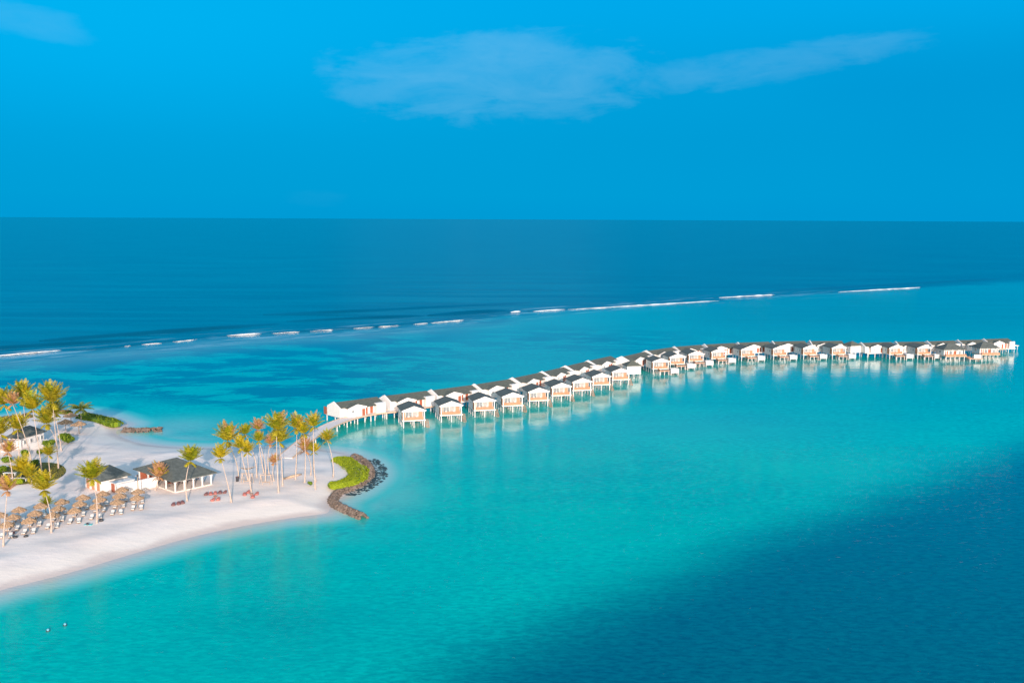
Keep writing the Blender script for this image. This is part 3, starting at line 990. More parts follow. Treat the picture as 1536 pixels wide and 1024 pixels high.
# ------------------------------------------------------------------ back-row villas
def back_villa():
    """16 m long, ridge along x, open front towards the walkway at -y"""
    root = empty('long_stilt_villa')
    ZF, ZE, ZR = 2.25, 5.1, 6.55
    D = 3.4
    body = MB()
    zw = ZE + 0.05
    body.prism_x([(-D, ZF), (D, ZF), (D, zw), (0, ZR - .18), (-D, zw)], -7.4, 7.6)
    # forward wings: gabled room on the left, plain block at the right
    body.box(4.4, 7.6, -5.0, -D - .002, ZF, ZE + .25)
    body.prism_y([(-5.6, ZF), (0.4, ZF), (0.4, 4.95), (-2.6, 5.95), (-5.6, 4.95)], -5.2, -D - .003)
    body.build('wall', M['white'], root)
    MB().prism_x([(-D - .55, ZF - .1), (D + .35, ZF - .1), (D + .35, ZE + .05), (0, ZR + .32), (-D - .55, ZE + .05)], -7.85, -7.45).build('end_wall', M['white'], root)
    rf = MB()
    e = D + 0.45
    rf.prism_x([(-e, ZE - .02), (0, ZR - .14), (0, ZR), (-e, ZE + .12)], -7.44, 7.7)
    rf.prism_x([(e, ZE + .12), (0, ZR), (0, ZR - .14), (e, ZE - .02)], -7.44, 7.7)
    # cross gable over the forward room, and the porch roof beside it
    for s in (-1, 1):
        pr = [(-2.6 + s * 3.25, 4.92), (-2.6, 5.98), (-2.6, 6.12), (-2.6 + s * 3.25, 5.06)]
        if s > 0:
            pr = pr[::-1]
        rf.prism_y(pr, -5.35, -0.9)
    rf.prism_x([(-5.0, 4.75), (-3.0, 5.25), (-3.0, 5.40), (-5.0, 4.90)], 0.75, 4.38)
    rf.build('roof', M['roof'], root)
    pb = MB()
    pb.prism_y([(-5.9, 4.72), (0.7, 4.72), (0.7, 5.08), (-2.6, 6.14), (-5.9, 5.08)], -5.48, -5.36)
    pb.build('gable', M['white'], root)
    MB().box(4.35, 7.65, -5.05, -3.86, ZE + .255, ZE + .40).build('flat_roof', M['white'], root)
    MB().box(-7.6, 7.7, -5.6, 5.4, ZF - .30, ZF - .005).build('deck', M['deck'], root)
    door(root, -0.9, 0.1, -5.2, ZF + .02, ZF + 2.15, M['wood_dark'])
    door(root, 1.1, 2.1, -D, ZF + .02, ZF + 2.15, M['wood_dark'])
    door(root, 3.0, 4.0, -D, ZF + .02, ZF + 2.15, M['wood_dark'])
    window(root, -4.6, -3.6, -5.2, ZF + 1.2, ZF + 2.1)
    # lagoon-side timber screen peeping past the end wall
    sc = MB()
    for k in range(9):
        sc.box(-8.05, -7.95, D + .36, 5.3, ZF + k * .27, ZF + k * .27 + .24)
    sc.box(-8.05, -7.9, 5.3, 5.42, ZF, ZF + 2.4)
    sc.build('timber_screen', M['wood_dark'], root)
    rail(root, -7.5, 7.5, 5.3, ZF, ZF + .9, M['wood'])
    for x in (-7.2, -3.6, 0, 3.6, 7.2):
        for y in (-5.2, 0, 5.0):
            pile(root, x, y, ZF - .305)
    return root


bv = back_villa()
ZRB = 6.6
backs = [((500, 603.5), (566, 594.5)), ((576, 593.5), (640, 585.5)), ((646, 585), (708, 577)), ((711, 576.5), (765, 568)), ((768, 567), (811, 558)),
         ((813, 557.5), (846, 550)), ((848, 549), (880, 541.5)), ((882, 541), (916, 533.5)),
         ((932, 535), (967, 527)), ((969, 526), (1008, 520.5)), ((1011, 520), (1051, 516.8)), ((1056, 516.5), (1102, 514)), ((1106, 513.8), (1153, 512)),
         ((1158, 512), (1207, 511)), ((1214, 511.2), (1263, 511)),
         ((1291, 514), (1337, 512.6)), ((1343, 512.5), (1386, 512)), ((1390, 511.6), (1431, 510.4)), ((1436, 510), (1472, 509)), ((1475, 508.4), (1512, 507.2))]
# smooth the facing along each run so that neighbours line up
PTS = []
for (a, b) in backs:
    A_, B_ = at(*a, ZRB), at(*b, ZRB)
    PTS.append([A_, B_])
for i, (A_, B_) in enumerate(PTS):
    o = bv if i == 0 else copy_tree(bv)
    c = (A_ + B_) / 2
    L = (B_ - A_).length
    o.location = (c.x, c.y, 0)
    o.rotation_euler.z = math.atan2(B_.y - A_.y, B_.x - A_.x)
    o.scale.x = L / 15.6
    if i < 8:
        where = ['where the curved jetty arrives', 'second along the jetty from the beach', 'third along the jetty from the beach', 'fourth along the jetty from the beach',
                 'fifth along the jetty from the beach', 'sixth along the jetty from the beach', 'seventh along the jetty from the beach', 'last before the nearer gap'][i]
    elif i < 15:
        where = ['just beyond the nearer gap'] + [ORD[k] + ' beyond the nearer gap' for k in range(1, 6)] + ['last before the farther gap']
        where = where[i - 8]
    else:
        where = ['just beyond the farther gap', 'second beyond the farther gap', 'third beyond the farther gap', 'behind the larger hip-roofed villa', 'at the far seaward end of the row'][i - 15]
    tag(o, 'long white back-row villa with cross gable, ' + where, 'stilt villa', 'long villas in the back row')


# ------------------------------------------------------------------ two large hip-roofed villas at the far end
def hip_villa(W, D, extra):
    root = empty('hip_roofed_villa')
    ZF, ZE, ZR = 2.4, 5.3, 7.9
    MB().box(-W / 2, W / 2, 1.6, D, ZF, ZE).build('wall', M['white'], root)
    MB().hip(-W / 2 - 1.0, W / 2 + 1.0, -0.3, D + 1.0, ZE + .2, ZR, -W * .12, W * .16, D / 2 + .3).build('roof', M['roof_dark'], root)
    MB().box(-W / 2 - .2, W / 2 + .8, -0.6, D + .3, ZF - .3, ZF - .005).build('deck', M['deck_orange'], root)
    rail(root, -W / 2 + .1, W / 2 + .6, -0.45, ZF, ZF + .9, M['wood'])
    n = 4
    for k in range(n):
        xa = -W / 2 + 0.7 + k * (W - 1.2) / n
        if k % 2 == 0:
            door(root, xa, xa + 1.4, 1.6, ZF + .02, ZF + 2.2, M['wood_dark'])
        else:
            window(root, xa, xa + 1.6, 1.6, ZF + .3, ZF + 2.2)
    side_window(root, -W / 2, 4, 5.4, ZF + 1, ZF + 2.1)
    for k in range(4):
        x = -W / 2 + .3 + k * (W - .6) / 3
        MB().box(x - .13, x + .13, -.2, .06, ZF, ZE + .01).build('post', M['white'], root)
    for k in range(5):
        for y in (-.3, D / 2, D - .3):
            pile(root, -W / 2 + .3 + k * (W - .6) / 4, y, ZF - .31)
    if extra:
        MB().box(W / 2 + .9, W / 2 + 7.5, -2.8, 1.2, 1.2, 1.45).build('sun_deck', M['deck_orange'], root)
        st = MB()
        for k in range(5):
            st.box(W / 2 + .85, W / 2 + 2.6, -.2 - k * .5, .3 - k * .5, ZF - .35 - k * .2, ZF - .25 - k * .2)
        st.build('stair', M['wood'], root)
        for x in (1.4, 4.2, 7.1):
            pile(root, W / 2 + x, -2.4, 1.195, .17)
        MB().box(W / 2 + 4.2, W / 2 + 7.6, -.8, -.5, 1.455, 3.0).build('privacy_panel', M['white'], root)
    return root


hA = hip_villa(9.5, 8.5, True)
hA.location = at(1432, 541.5)
hA.rotation_euler.z = R(6)
tag(hA, 'large dark hip-roofed stilt villa with orange deck and steps to water', 'stilt villa')
hB = hip_villa(8.5, 8.0, False)
hB.location = at(1484, 539)
hB.rotation_euler.z = R(6)
tag(hB, 'hip-roofed stilt villa in front of the seaward end of the row', 'stilt villa')
# platform at the very end
pf = empty('end_platform', at(1514, 523.5, 0))
MB().box(-4.0, 3.2, -3, 3, 2.0, 2.3).build('deck', M['deck'], pf)
for x in (-3.4, 2.7):
    for y in (-2.6, 2.6):
        pile(pf, x, y, 1.995)
tag(pf, 'small bare timber platform at the seaward tip of the row', 'platform')

# ------------------------------------------------------------------ jetty
jet_px = [(427, 686, 1.5), (440, 675, 1.8), (459, 659.5, 2.1), (481, 645, 2.25), (503, 634, 2.25), (527, 626, 2.25), (552, 620.5, 2.25), (577, 617, 2.25), (602, 614.5, 2.25),
          (650, 607, 2.25), (705, 597, 2.25), (770, 583.5, 2.25), (830, 570, 2.25), (890, 555, 2.25), (950, 542, 2.25), (1010, 532.5, 2.25), (1080, 527, 2.25), (1170, 524.5, 2.25),
          (1260, 524, 2.25), (1340, 524.5, 2.25), (1420, 524.5, 2.25), (1505, 522.5, 2.25)]
jp = spline([at(x, y, z) for x, y, z in jet_px], 6)
jr = empty('jetty', (jp[0].x, jp[0].y, 0))
o0 = Vector((jp[0].x, jp[0].y, 0))


def ribbon(pts, off0, off1, z0, z1):
    mb = MB()
    n = len(pts)
    vs = []
    for i, p in enumerate(pts):
        t = (pts[min(i + 1, n - 1)] - pts[max(i - 1, 0)])
        t.z = 0
        t.normalize()
        nn = Vector((-t.y, t.x, 0))
        for o_, z_ in ((off0, z0), (off1, z0), (off1, z1), (off0, z1)):
            q = p - o0 + nn * o_
            vs.append((q.x, q.y, p.z + z_))
    fs = [(0, 1, 2, 3), tuple(4 * (n - 1) + k for k in (3, 2, 1, 0))]
    for i in range(n - 1):
        for k in range(4):
            k2 = (k + 1) % 4
            fs.append((4 * i + k, 4 * (i + 1) + k, 4 * (i + 1) + k2, 4 * i + k2))
    mb.add(vs, fs)
    return mb


ribbon(jp, -2.05, 2.05, -0.16, 0.0).build('deck', M['deck'], jr)
ribbon(jp, -1.5, -1.25, -0.45, -0.165).build('beam', M['wood'], jr)
ribbon(jp, 1.25, 1.5, -0.45, -0.165).build('beam', M['wood'], jr)
ribbon(jp, -2.2, -2.055, -0.22, 0.14).build('edge_board', M['beige'], jr)
ribbon(jp, 2.055, 2.2, -0.22, 0.14).build('edge_board', M['beige'], jr)
acc, npile = 0.0, 0
for i in range(1, len(jp)):
    acc += (jp[i] - jp[i - 1]).length
    if acc > 5.4 and npile < 96 and jp[i].z > 1.9:
        acc = 0
        t = (jp[i] - jp[i - 1]).normalized()
        nn = Vector((-t.y, t.x, 0))
        for s in (-1.38, 1.38):
            q = jp[i] - o0 + nn * s
            MB().tube([(q.x, q.y, -1.6), (q.x, q.y, jp[i].z - .46)], [.2, .18], 8).build('pile', M['white_pile'], jr)
            npile += 1
tag(jr, 'curved timber jetty on white piles linking the beach to the stilt villas', 'jetty')


# ------------------------------------------------------------------ rocks
def boulder_mesh(mb, c, r, seed, mi=0):
    bm = bmesh.new()
    bmesh.ops.create_icosphere(bm, subdivisions=1, radius=1.0)
    rs = random.Random(seed)
    sx, sy, sz = rs.uniform(.8, 1.3), rs.uniform(.8, 1.3), rs.uniform(.6, .95)
    a = rs.uniform(0, PI)
    ca, sa = math.cos(a), math.sin(a)
    for v in bm.verts:
        k = 1 + 0.32 * mnoise.noise(v.co * 1.7 + Vector((seed * 3.1, 0, 0)))
        p = v.co * k
        p = Vector((p.x * sx, p.y * sy, p.z * sz))
        v.co = Vector((p.x * ca - p.y * sa, p.x * sa + p.y * ca, p.z))
    vs = [tuple(Vector(c) + v.co * r) for v in bm.verts]
    bm.verts.index_update()
    fs = [tuple(v.index for v in f.verts) for f in bm.faces]
    bm.free()
    mb.add(vs, fs, mi, False)


def rock_wall(pxs, width, top, n, label, sub=None, seed=1):
    P = spline([at(x, y, 0.3) for x, y in pxs], 10)
    seg = [0.0]
    for a, b in zip(P[:-1], P[1:]):
        seg.append(seg[-1] + (b - a).length)
    L = seg[-1]
    c0 = P[len(P) // 2].copy()
    c0.z = 0
    mb = MB()
    rs = random.Random(seed)

    def pos(s):
        for i in range(len(seg) - 1):
            if seg[i + 1] >= s:
                u = (s - seg[i]) / max(1e-6, seg[i + 1] - seg[i])
                t = (P[i + 1] - P[i]).normalized()
                return P[i] + (P[i + 1] - P[i]) * u, Vector((-t.y, t.x, 0))
        return P[-1], Vector((1, 0, 0))
    for k in range(n):
        p, nn = pos(rs.uniform(0, L) if k % 3 else rs.uniform(0, L * .34))
        off = rs.uniform(-1, 1)
        z = top * (1 - abs(off) ** 1.6) * rs.uniform(.75, 1.0) - .1
        q = p - c0 + nn * off * width
        boulder_mesh(mb, (q.x, q.y, z), rs.uniform(.2, .44), k + seed * 1000)
    root = mb.build('rock_breakwater', M['rock'], None, c0)
    if sub:
        mb = MB()
        s0, s1, o0_, o1_, m = sub
        for k in range(m):
            p, nn = pos(L * rs.uniform(s0, s1))
            q = p - c0 + nn * rs.uniform(o0_, o1_)
            boulder_mesh(mb, (q.x, q.y, -0.22), rs.uniform(.25, .6), k + 5000)
        mb.build('submerged_rocks', M['rock_wet'], root)
    tag(root, label, 'breakwater')
    return root


rock_wall([(545, 776), (527, 768), (508, 759), (499, 749), (508, 739), (527, 732), (545, 722), (555, 711), (553, 699), (543, 690), (530, 684)], 1.15, 1.3, 1500,
          'curved S-shaped breakwater of grey-brown boulders round the sandy tip', sub=(0.36, 0.92, -4.3, -0.9, 600), seed=1)
rock_wall([(186, 645), (205, 645.5), (225, 645), (243, 644)], 2.0, 1.2, 420, 'short low groyne of tan boulders sheltering the small cove', seed=2)


# ------------------------------------------------------------------ foliage
def leaf_cloud(mb, centre_fn, n, size, mi=0, seed=0):
    rs = random.Random(seed)
    for k in range(n):
        p, nrm = centre_fn(rs)
        d = Vector((rs.gauss(0, .5), rs.gauss(0, .5), rs.gauss(0, .5))) + nrm
        d.normalize()
        a = d.orthogonal().normalized()
        a = Matrix.Rotation(rs.uniform(0, 2 * PI), 3, d) @ a
        b_ = d.cross(a)
        s = size * rs.uniform(.6, 1.4)
        mb.add([p - a * s, p + b_ * s * .5 + d * s * .2, p + a * s, p - b_ * s * .5], [(0, 1, 2, 3)], mi)


def hedge(pxs, half, height, n, name, mat, label, cat, zb=Z0, seed=5, size=.22):
    P = spline([at(x, y, zb) for x, y in pxs], 10)
    c0 = P[len(P) // 2].copy()
    mb = MB()

    def fn(rs):
        i = rs.randrange(len(P) - 1)
        u = rs.random()
        p = P[i] + (P[i + 1] - P[i]) * u
        t = (P[i + 1] - P[i]).normalized()
        nn = Vector((-t.y, t.x, 0))
        th = rs.uniform(0, PI)
        e = min(1.0, 0.55 + 6 * min((i + u) / len(P), 1 - (i + u) / len(P)))
        lump = 1 + .28 * mnoise.noise(Vector((p.x * .5, p.y * .5, th))) + .15 * mnoise.noise(Vector((p.x * 1.7, p.y * 1.7, th * 2)))
        r = rs.uniform(.86, 1.0) * lump * e
        nrm = nn * math.cos(th) + Vector((0, 0, math.sin(th)))
        q = p - c0 + nn * math.cos(th) * half * r + Vector((0, 0, height * math.sin(th) * r))
        return q, nrm
    leaf_cloud(mb, fn, n, size, 0, seed)
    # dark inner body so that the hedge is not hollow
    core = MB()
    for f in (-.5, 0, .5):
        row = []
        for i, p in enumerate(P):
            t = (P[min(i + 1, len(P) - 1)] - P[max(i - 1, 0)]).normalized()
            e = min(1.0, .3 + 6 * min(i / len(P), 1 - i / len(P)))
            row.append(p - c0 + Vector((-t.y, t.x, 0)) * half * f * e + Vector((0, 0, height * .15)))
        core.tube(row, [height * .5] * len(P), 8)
    o = mb.build(name, mat, None, c0)
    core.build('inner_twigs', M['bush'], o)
    tag(o, label, cat)
    return o


hedge([(504, 688), (515, 691), (527, 698), (538, 709), (533, 719), (519, 725.5), (504, 728.5), (494, 729.5)], 2.7, .85, 15000, 'hedge', M['hedge'],
      'bright green curved hedge inside the breakwater on the sandy tip', 'hedge', 1.15, 5, .15)
hedge([(122, 626), (140, 629), (158, 633), (174, 638)], 2.6, 1.7, 3500, 'shrub_belt', M['bush'], 'green shrub belt along the back shore by the groyne', 'shrub', 1.0, 6)
hedge([(0, 724), (18, 724.5), (34, 723.5)], 1.0, .9, 1600, 'low_hedge', M['hedge'], 'low green hedge along the near edge of the lawn', 'hedge', Z0, 7)
hedge([(-30, 633), (0, 632), (22, 630), (45, 626)], 2.2, 1.5, 2000, 'shrub_belt', M['scrub'], 'dry olive scrub along the shore behind the left house', 'shrub', 1.0, 8)
hedge([(60, 620), (80, 619.5), (104, 621)], 2.0, 1.2, 1500, 'shrub_belt', M['scrub'], 'brownish dry scrub behind the tall palms at the back shore', 'shrub', 1.0, 9)


def bush(px, py, rw, h, mat, label, seed, n=700):
    c = at(px, py, Z0)
    mb = MB()
    rs0 = random.Random(seed)
    lobes = [(Vector((rs0.uniform(-.45, .45) * rw, rs0.uniform(-.45, .45) * rw, h * rs0.uniform(.35, .6))), rs0.uniform(.5, .75)) for _ in range(6)]

    def fn(rs):
        lc, k = rs.choice(lobes)
        d = Vector((rs.gauss(0, 1), rs.gauss(0, 1), rs.gauss(0, 1))).normalized()
        return lc + Vector((d.x * rw * k, d.y * rw * k, d.z * h * .5 * k)) * rs.uniform(.7, 1), d
    leaf_cloud(mb, fn, n, .24, 0, seed)
    o = mb.build('shrub', mat, None, c)
    st = MB()
    for k in range(4):
        a = k * 1.6
        st.tube([(0, 0, 0), (math.cos(a) * rw * .3, math.sin(a) * rw * .3, h * .55)], [.06, .03], 5)
    st.build('stem', M['trunk'], o)
    tag(o, label, 'shrub')


bush(103, 664, 1.8, 3.0, M['bush'], 'round glossy green bush beside the sandy track', 21, 1300)
bush(95, 661, 1.4, 2.6, M['bush'], 'darker bush just left of the round green bush', 22, 900)
bush(74, 670, 1.6, 2.4, M['bush'], 'low green bush at the right corner of the dark-roofed house', 23, 900)
bush(37, 684, 1.1, 2.0, M['bush'], 'small deep green bush by the white garden wall', 24, 600)
bush(10, 693, 1.4, 1.6, M['bush'], 'low bush against the left white house', 25, 600)
bush(52, 698, 1.2, 1.8, M['bush'], 'low bush at the back edge of the lawn behind the golden palms', 27, 600)
bush(4, 708, 1.5, 2.0, M['bush'], 'leafy bush on the lawn at the photo\'s left edge', 28, 800)
bush(60, 681, 1.0, 1.7, M['bush'], 'small bush in front of the dark-roofed house windows', 29, 500)
bush(465, 727, .55, .9, M['bush'], 'tiny green shrub alone on the sand near the hedge', 26, 250)

# lawn
lp = spline([at(x, y, Z0 + .06) for x, y in lawn_px], 5)
lm = MB()
lc = sum((Vector(p) for p in lp), Vector()) / len(lp)
lm.add([p for p in lp] + [lc], [(i, (i + 1) % len(lp), len(lp)) for i in range(len(lp))])
M['grass'] = material('dry lawn', (0.135, 0.125, 0.045), 0.95, 0.55, 0.35, 0.6, 4.0, 0.05)
tag(lm.build('lawn', M['grass']), kind='structure')
gm = MB()
rs = random.Random(12)
LX, LY = [p.x for p in lp], [p.y for p in lp]
for k in range(9000):
    x, y = rs.uniform(min(LX), max(LX)), rs.uniform(min(LY), max(LY))
    if x < -118:
        continue
    ins = False
    j = len(lp) - 1
    for i in range(len(lp)):
        if (lp[i].y > y) != (lp[j].y > y) and x < (lp[j].x - lp[i].x) * (y - lp[i].y) / (lp[j].y - lp[i].y) + lp[i].x:
            ins = not ins
        j = i
    if not ins:
        continue
    a = rs.uniform(0, 2 * PI)
    s = rs.uniform(.06, .16)
    h = rs.uniform(.08, .28)
    gm.add([(x - math.cos(a) * s, y - math.sin(a) * s, Z0 + .05), (x + math.cos(a) * s, y + math.sin(a) * s, Z0 + .05), (x + rs.uniform(-.1, .1), y + rs.uniform(-.1, .1), Z0 + .05 + h)], [(0, 1, 2)])
M['grass_leaf'] = leaf_material('grass blade', (0.06, 0.09, 0.006), (0.22, 0.17, 0.05), .15)
tag(gm.build('grass', M['grass_leaf']), kind='stuff', label='short patchy green grass on the lawn between the palms', cat='grass')


# ------------------------------------------------------------------ palms
def crown_mesh(kind, seed):
    rs = random.Random(seed)
    mb = MB()
    nf = 32 if kind != 'flat' else 20
    for k in range(nf):
        azm = k * 2.39996 + rs.uniform(-.3, .3)
        u = (k + .5) / nf
        if kind == 'flat':
            tilt, droop, L = R(38 + 52 * u), 1.25, rs.uniform(2.6, 3.3)
        else:
            tilt, droop, L = R(3 + 58 * u ** 1.2), rs.uniform(.35, .95), rs.uniform(3.0, 4.2) * (1 - .22 * u)
        if k > nf - 4:
            tilt, droop = R(105), 1.0
            L *= .55
        mi = 0
        x = rs.random()
        if kind in ('green', 'flat'):
            mi = 0 if x < .55 else (1 if x < .85 else 2)
        elif kind == 'olive':
            mi = 0 if x < .25 else (1 if x < .7 else (2 if x < .9 else 3))
        elif kind == 'yellow':
            mi = 1 if x < .3 else (2 if x < .9 else 0)
        else:
            mi = 3 if x < .75 else (2 if x < .9 else 1)
        if k > nf - 4:
            mi = 1 if kind != 'dry' else 3
        h = Vector((math.cos(azm), math.sin(azm), 0))
        side = Vector((-h.y, h.x, 0))
        pts = []
        p = Vector((0, 0, 0))
        ns = 9
        ang = tilt
        for i in range(ns + 1):
            pts.append(p.copy())
            d = h * math.sin(ang) + Vector((0, 0, math.cos(ang)))
            p = p + d * (L / ns)
            ang += droop / ns * (0.4 + 1.2 * i / ns)
        # midrib
        for i in range(ns):
            w_ = .045 * (1 - i / ns) + .012
            mb.add([pts[i] - side * w_, pts[i] + side * w_, pts[i + 1] + side * w_ * .8, pts[i + 1] - side * w_ * .8], [(0, 1, 2, 3)], mi)
        # leaflets
        nl = 16
        for i in range(2, nl + 1):
            t = i / nl
            fi = min(ns - 1, int(t * ns))
            q = pts[fi] + (pts[fi + 1] - pts[fi]) * (t * ns - fi) if fi < ns else pts[ns]
            tg = (pts[fi + 1] - pts[fi]).normalized()
            ll = .80 * math.sin(PI * (.12 + .84 * t)) ** .7 * rs.uniform(.85, 1.15)
            for s in (-1, 1):
                dn = (side * s * .85 + tg * .55 - Vector((0, 0, .30 + rs.uniform(0, .25)))).normalized()
                wv = tg * .075
                mb.add([q - wv, q + wv, q + dn * ll * .6 + wv * .8, q + dn * ll, q + dn * ll * .6 - wv * .8], [(0, 1, 2, 3, 4)], mi)
    me = mb
    o = me.build('crown', [M['leaf_green'], M['leaf_olive'], M['leaf_yellow'], M['leaf_dry']])
    mesh = o.data
    bpy.data.objects.remove(o)
    return mesh


CROWNS = {}
for kind in ('green', 'olive', 'yellow', 'dry', 'flat'):
    CROWNS[kind] = [crown_mesh(kind, 31 + 7 * i + len(kind)) for i in range(2)]
PALM_N = 0


def palm(base, crown, r, kind, label, bark='trunk', wide=1.0, bend=0.0):
    """base and crown heart as photo pixels; r = crown radius in photo pixels"""
    global PALM_N
    PALM_N += 1
    rs = random.Random(PALM_N * 13)
    b = at(base[0], base[1], Z0 - .1)
    # height: stand the crown over the base at about the same distance
    ctop = (crown[0], crown[1] + r * 0.70)
    d = rot @ Vector(((ctop[0] - 768) / F, -(ctop[1] - 512) / F, -1.0))
    t = (b.y + rs.uniform(-1.0, 1.0)) / d.y
    top = Vector((d.x * t, d.y * t, HCAM + d.z * t))
    H = top - b
    root = empty('palm_tree', b)
    pts, rad = [], []
    n = 9
    off = Vector((-H.y, H.x, 0))
    side = Vector((1, 0, 0))
    for i in range(n + 1):
        u = i / n
        lean = u ** 1.5
        p = Vector((H.x * lean, H.y * lean, H.z * u)) + side * bend * math.sin(PI * u)
        pts.append(p)
        rad.append(.13 * (1 - u) ** 2 + .075 + (.06 if i == 0 else 0) )
    MB().tube(pts, rad, 8).build('trunk', M[bark], root)
    mesh = CROWNS[kind][PALM_N % 2]
    c = bpy.data.objects.new('crown', mesh)
    COL.objects.link(c)
    c.parent = root
    c.location = pts[-1]
    dist = top.length
    s = (r * dist / F) / 1.75
    c.scale = (s * wide, s * wide, s * 1.02)
    c.rotation_euler = (rs.uniform(-.12, .12), rs.uniform(-.12, .12), rs.uniform(0, 6.28))
    tag(root, label, 'palm tree', 'coconut palms on the island')


PALMS = [
    ((24, 668), (6, 598), 13, 'olive', 'pale-trunked palm leaning left at the photo\'s left edge, above the houses', 'trunk_grey'),
    ((47, 692), (19, 600), 9, 'dry', 'slender leaning palm with thin crown, rising left of the dark-roofed house', 'trunk_grey'),
    ((40, 655), (34, 588), 13, 'olive', 'tall palm with the highest crown among the left houses'),
    ((63, 712), (49, 605), 13, 'green', 'bright green palm on a long trunk in front of the dark roof'),
    ((88, 703), (79, 592), 16, 'olive', 'tallest bushy palm with egg-shaped crown beside the sandy track'),
    ((86, 674), (70, 627), 12, 'green', 'shorter green palm in front of the round glossy bush'),
    ((92, 676), (82, 612), 11, 'olive', 'palm half hidden behind the tallest egg-shaped crown'),
    ((29, 690), (26, 636), 11, 'yellow', 'yellowish palm at the left corner of the dark roof'),
    ((-2, 690), (1, 642), 13, 'olive', 'olive palm cut off by the left edge beside the white house'),
    ((122, 642), (121, 605), 11, 'flat', 'small flat-topped palm alone near the back shore'),
    ((30, 718), (34, 699), 12, 'yellow', 'short bushy yellow palm on the lawn'),
    ((46, 727), (43, 708), 9, 'yellow', 'short golden palm right of the bushy one at the lawn edge'),
    ((76, 718), (73, 677), 8, 'olive', 'thin palm with a sparse small crown at the lawn\'s right side'),
    ((77, 799), (66, 725), 14, 'yellow', 'golden palm rising out of the parasols below the lawn'),
    ((72, 772), (70, 752), 7, 'green', 'small dark green palm among the back parasols'),
    ((5, 819), (11, 728), 11, 'dry', 'dry orange palm at the left edge nearest the sea'),
    ((19, 727), (12, 672), 9, 'dry', 'withered pinkish palm before the left white house'),
    ((145, 785), (139, 707), 15, 'green', 'leafy green palm in front of the kiosk doors, based among the parasols'),
    ((281, 752), (285, 682), 13, 'green', 'green palm standing in front of the pavilion'),
    ((233, 736), (238, 707), 11, 'dry', 'dry orange palm before the left slope of the pavilion roof'),
    ((347, 753), (331, 679), 11, 'yellow', 'yellow-green palm with wide pale trunk, nearest right of the pavilion'),
    ((358, 718), (341, 651), 15, 'olive', 'tall palm with egg-shaped crown right of the pavilion', 'trunk_grey'),
    ((373, 722), (361, 665), 10, 'yellow', 'yellow palm left of a pair in the middle grove'),
    ((377, 738), (371, 672), 9, 'yellow', 'golden palm above the reddish seats on the beach'),
    ((385, 716), (368, 645), 9, 'green', 'small green crown behind the yellow palms of the grove'),
    ((398, 722), (388, 656), 8, 'green', 'small round green palm in the middle of the grove'),
    ((396, 710), (387, 638), 9, 'dry', 'dry pinkish palm with upright fronds behind the round green one'),
    ((418, 739), (415, 634), 15, 'olive', 'tall dense palm with the largest crown in the beach grove'),
    ((424, 729), (419, 654), 13, 'olive', 'palm just below the largest crown of the grove'),
    ((404, 712), (405, 660), 8, 'dry', 'dry palm peeping out left of the dense tall crowns'),
    ((411, 722), (411, 689), 7, 'dry', 'young pale yellow palm among trunks of the grove'),
    ((443, 719), (445, 634), 12, 'olive', 'palm left of a close pair beside the jetty start'),
    ((457, 724), (456, 643), 10, 'yellow', 'narrower palm right of a close pair beside the jetty start'),
    ((466, 713), (458, 668), 11, 'dry', 'orange dry palm in front of the jetty start'),
    ((474, 722), (471, 672), 8, 'yellow', 'small yellowing palm hiding the jetty\'s lower edge'),
    ((473, 734), (470, 632), 11, 'olive', 'slim straight palm rising above the jetty'),
    ((500, 715), (491, 654), 9, 'olive', 'lone palm between the jetty and the green hedge'),
]
for p in PALMS:
    base, cr, r, kind, lb = p[:5]
    palm(base, cr, r, kind, lb, p[5] if len(p) > 5 else 'trunk', bend=random.Random(base[0]).uniform(-.5, .5))


# ------------------------------------------------------------------ parasols and loungers
def make_parasol():
    root = empty('thatched_parasol')
    can = MB()
    seg = 26
    rs = random.Random(4)
    rings = [(0.05, 2.98), (.45, 2.78), (.95, 2.50), (1.38, 2.24), (1.62, 2.04)]
    vs = []
    for j, (r_, z_) in enumerate(rings):
        for k in range(seg):
            a = 2 * PI * k / seg
            jit = rs.uniform(-.05, .05) * (1 + j * .6)
            vs.append(((r_ + jit) * math.cos(a), (r_ + jit) * math.sin(a), z_ + rs.uniform(-.03, .03) * (1 + j)))
    for k in range(seg):
        a = 2 * PI * k / seg
        vs.append((1.45 * math.cos(a), 1.45 * math.sin(a), 2.02))
    vs.append((0, 0, 3.08))
    vs.append((0, 0, 2.6))
    fs = []
    for j in range(len(rings)):
        for k in range(seg):
            k2 = (k + 1) % seg
            fs.append((j * seg + k, (j + 1) * seg + k, (j + 1) * seg + k2, j * seg + k2))
    b5 = len(rings) * seg
    for k in range(seg):
        fs.append((b5 + seg, k, (k + 1) % seg))
        fs.append((b5 + k, b5 + seg + 1, b5 + (k + 1) % seg))
    can.add(vs, fs)
    # hanging straw ends
    for k in range(90):
        a = rs.uniform(0, 2 * PI)
        r_ = rs.uniform(1.5, 1.66)
        can.add([(r_ * math.cos(a - .03), r_ * math.sin(a - .03), 2.1), (r_ * math.cos(a + .03), r_ * math.sin(a + .03), 2.1),
                 ((r_ + .1) * math.cos(a), (r_ + .1) * math.sin(a), 1.85)], [(0, 1, 2)])
    can.build('canopy', M['thatch'], root)
    MB().tube([(0, 0, -.3), (0, 0, 2.62)], [.07, .06], 7).build('pole', M['pole'], root)
    return root


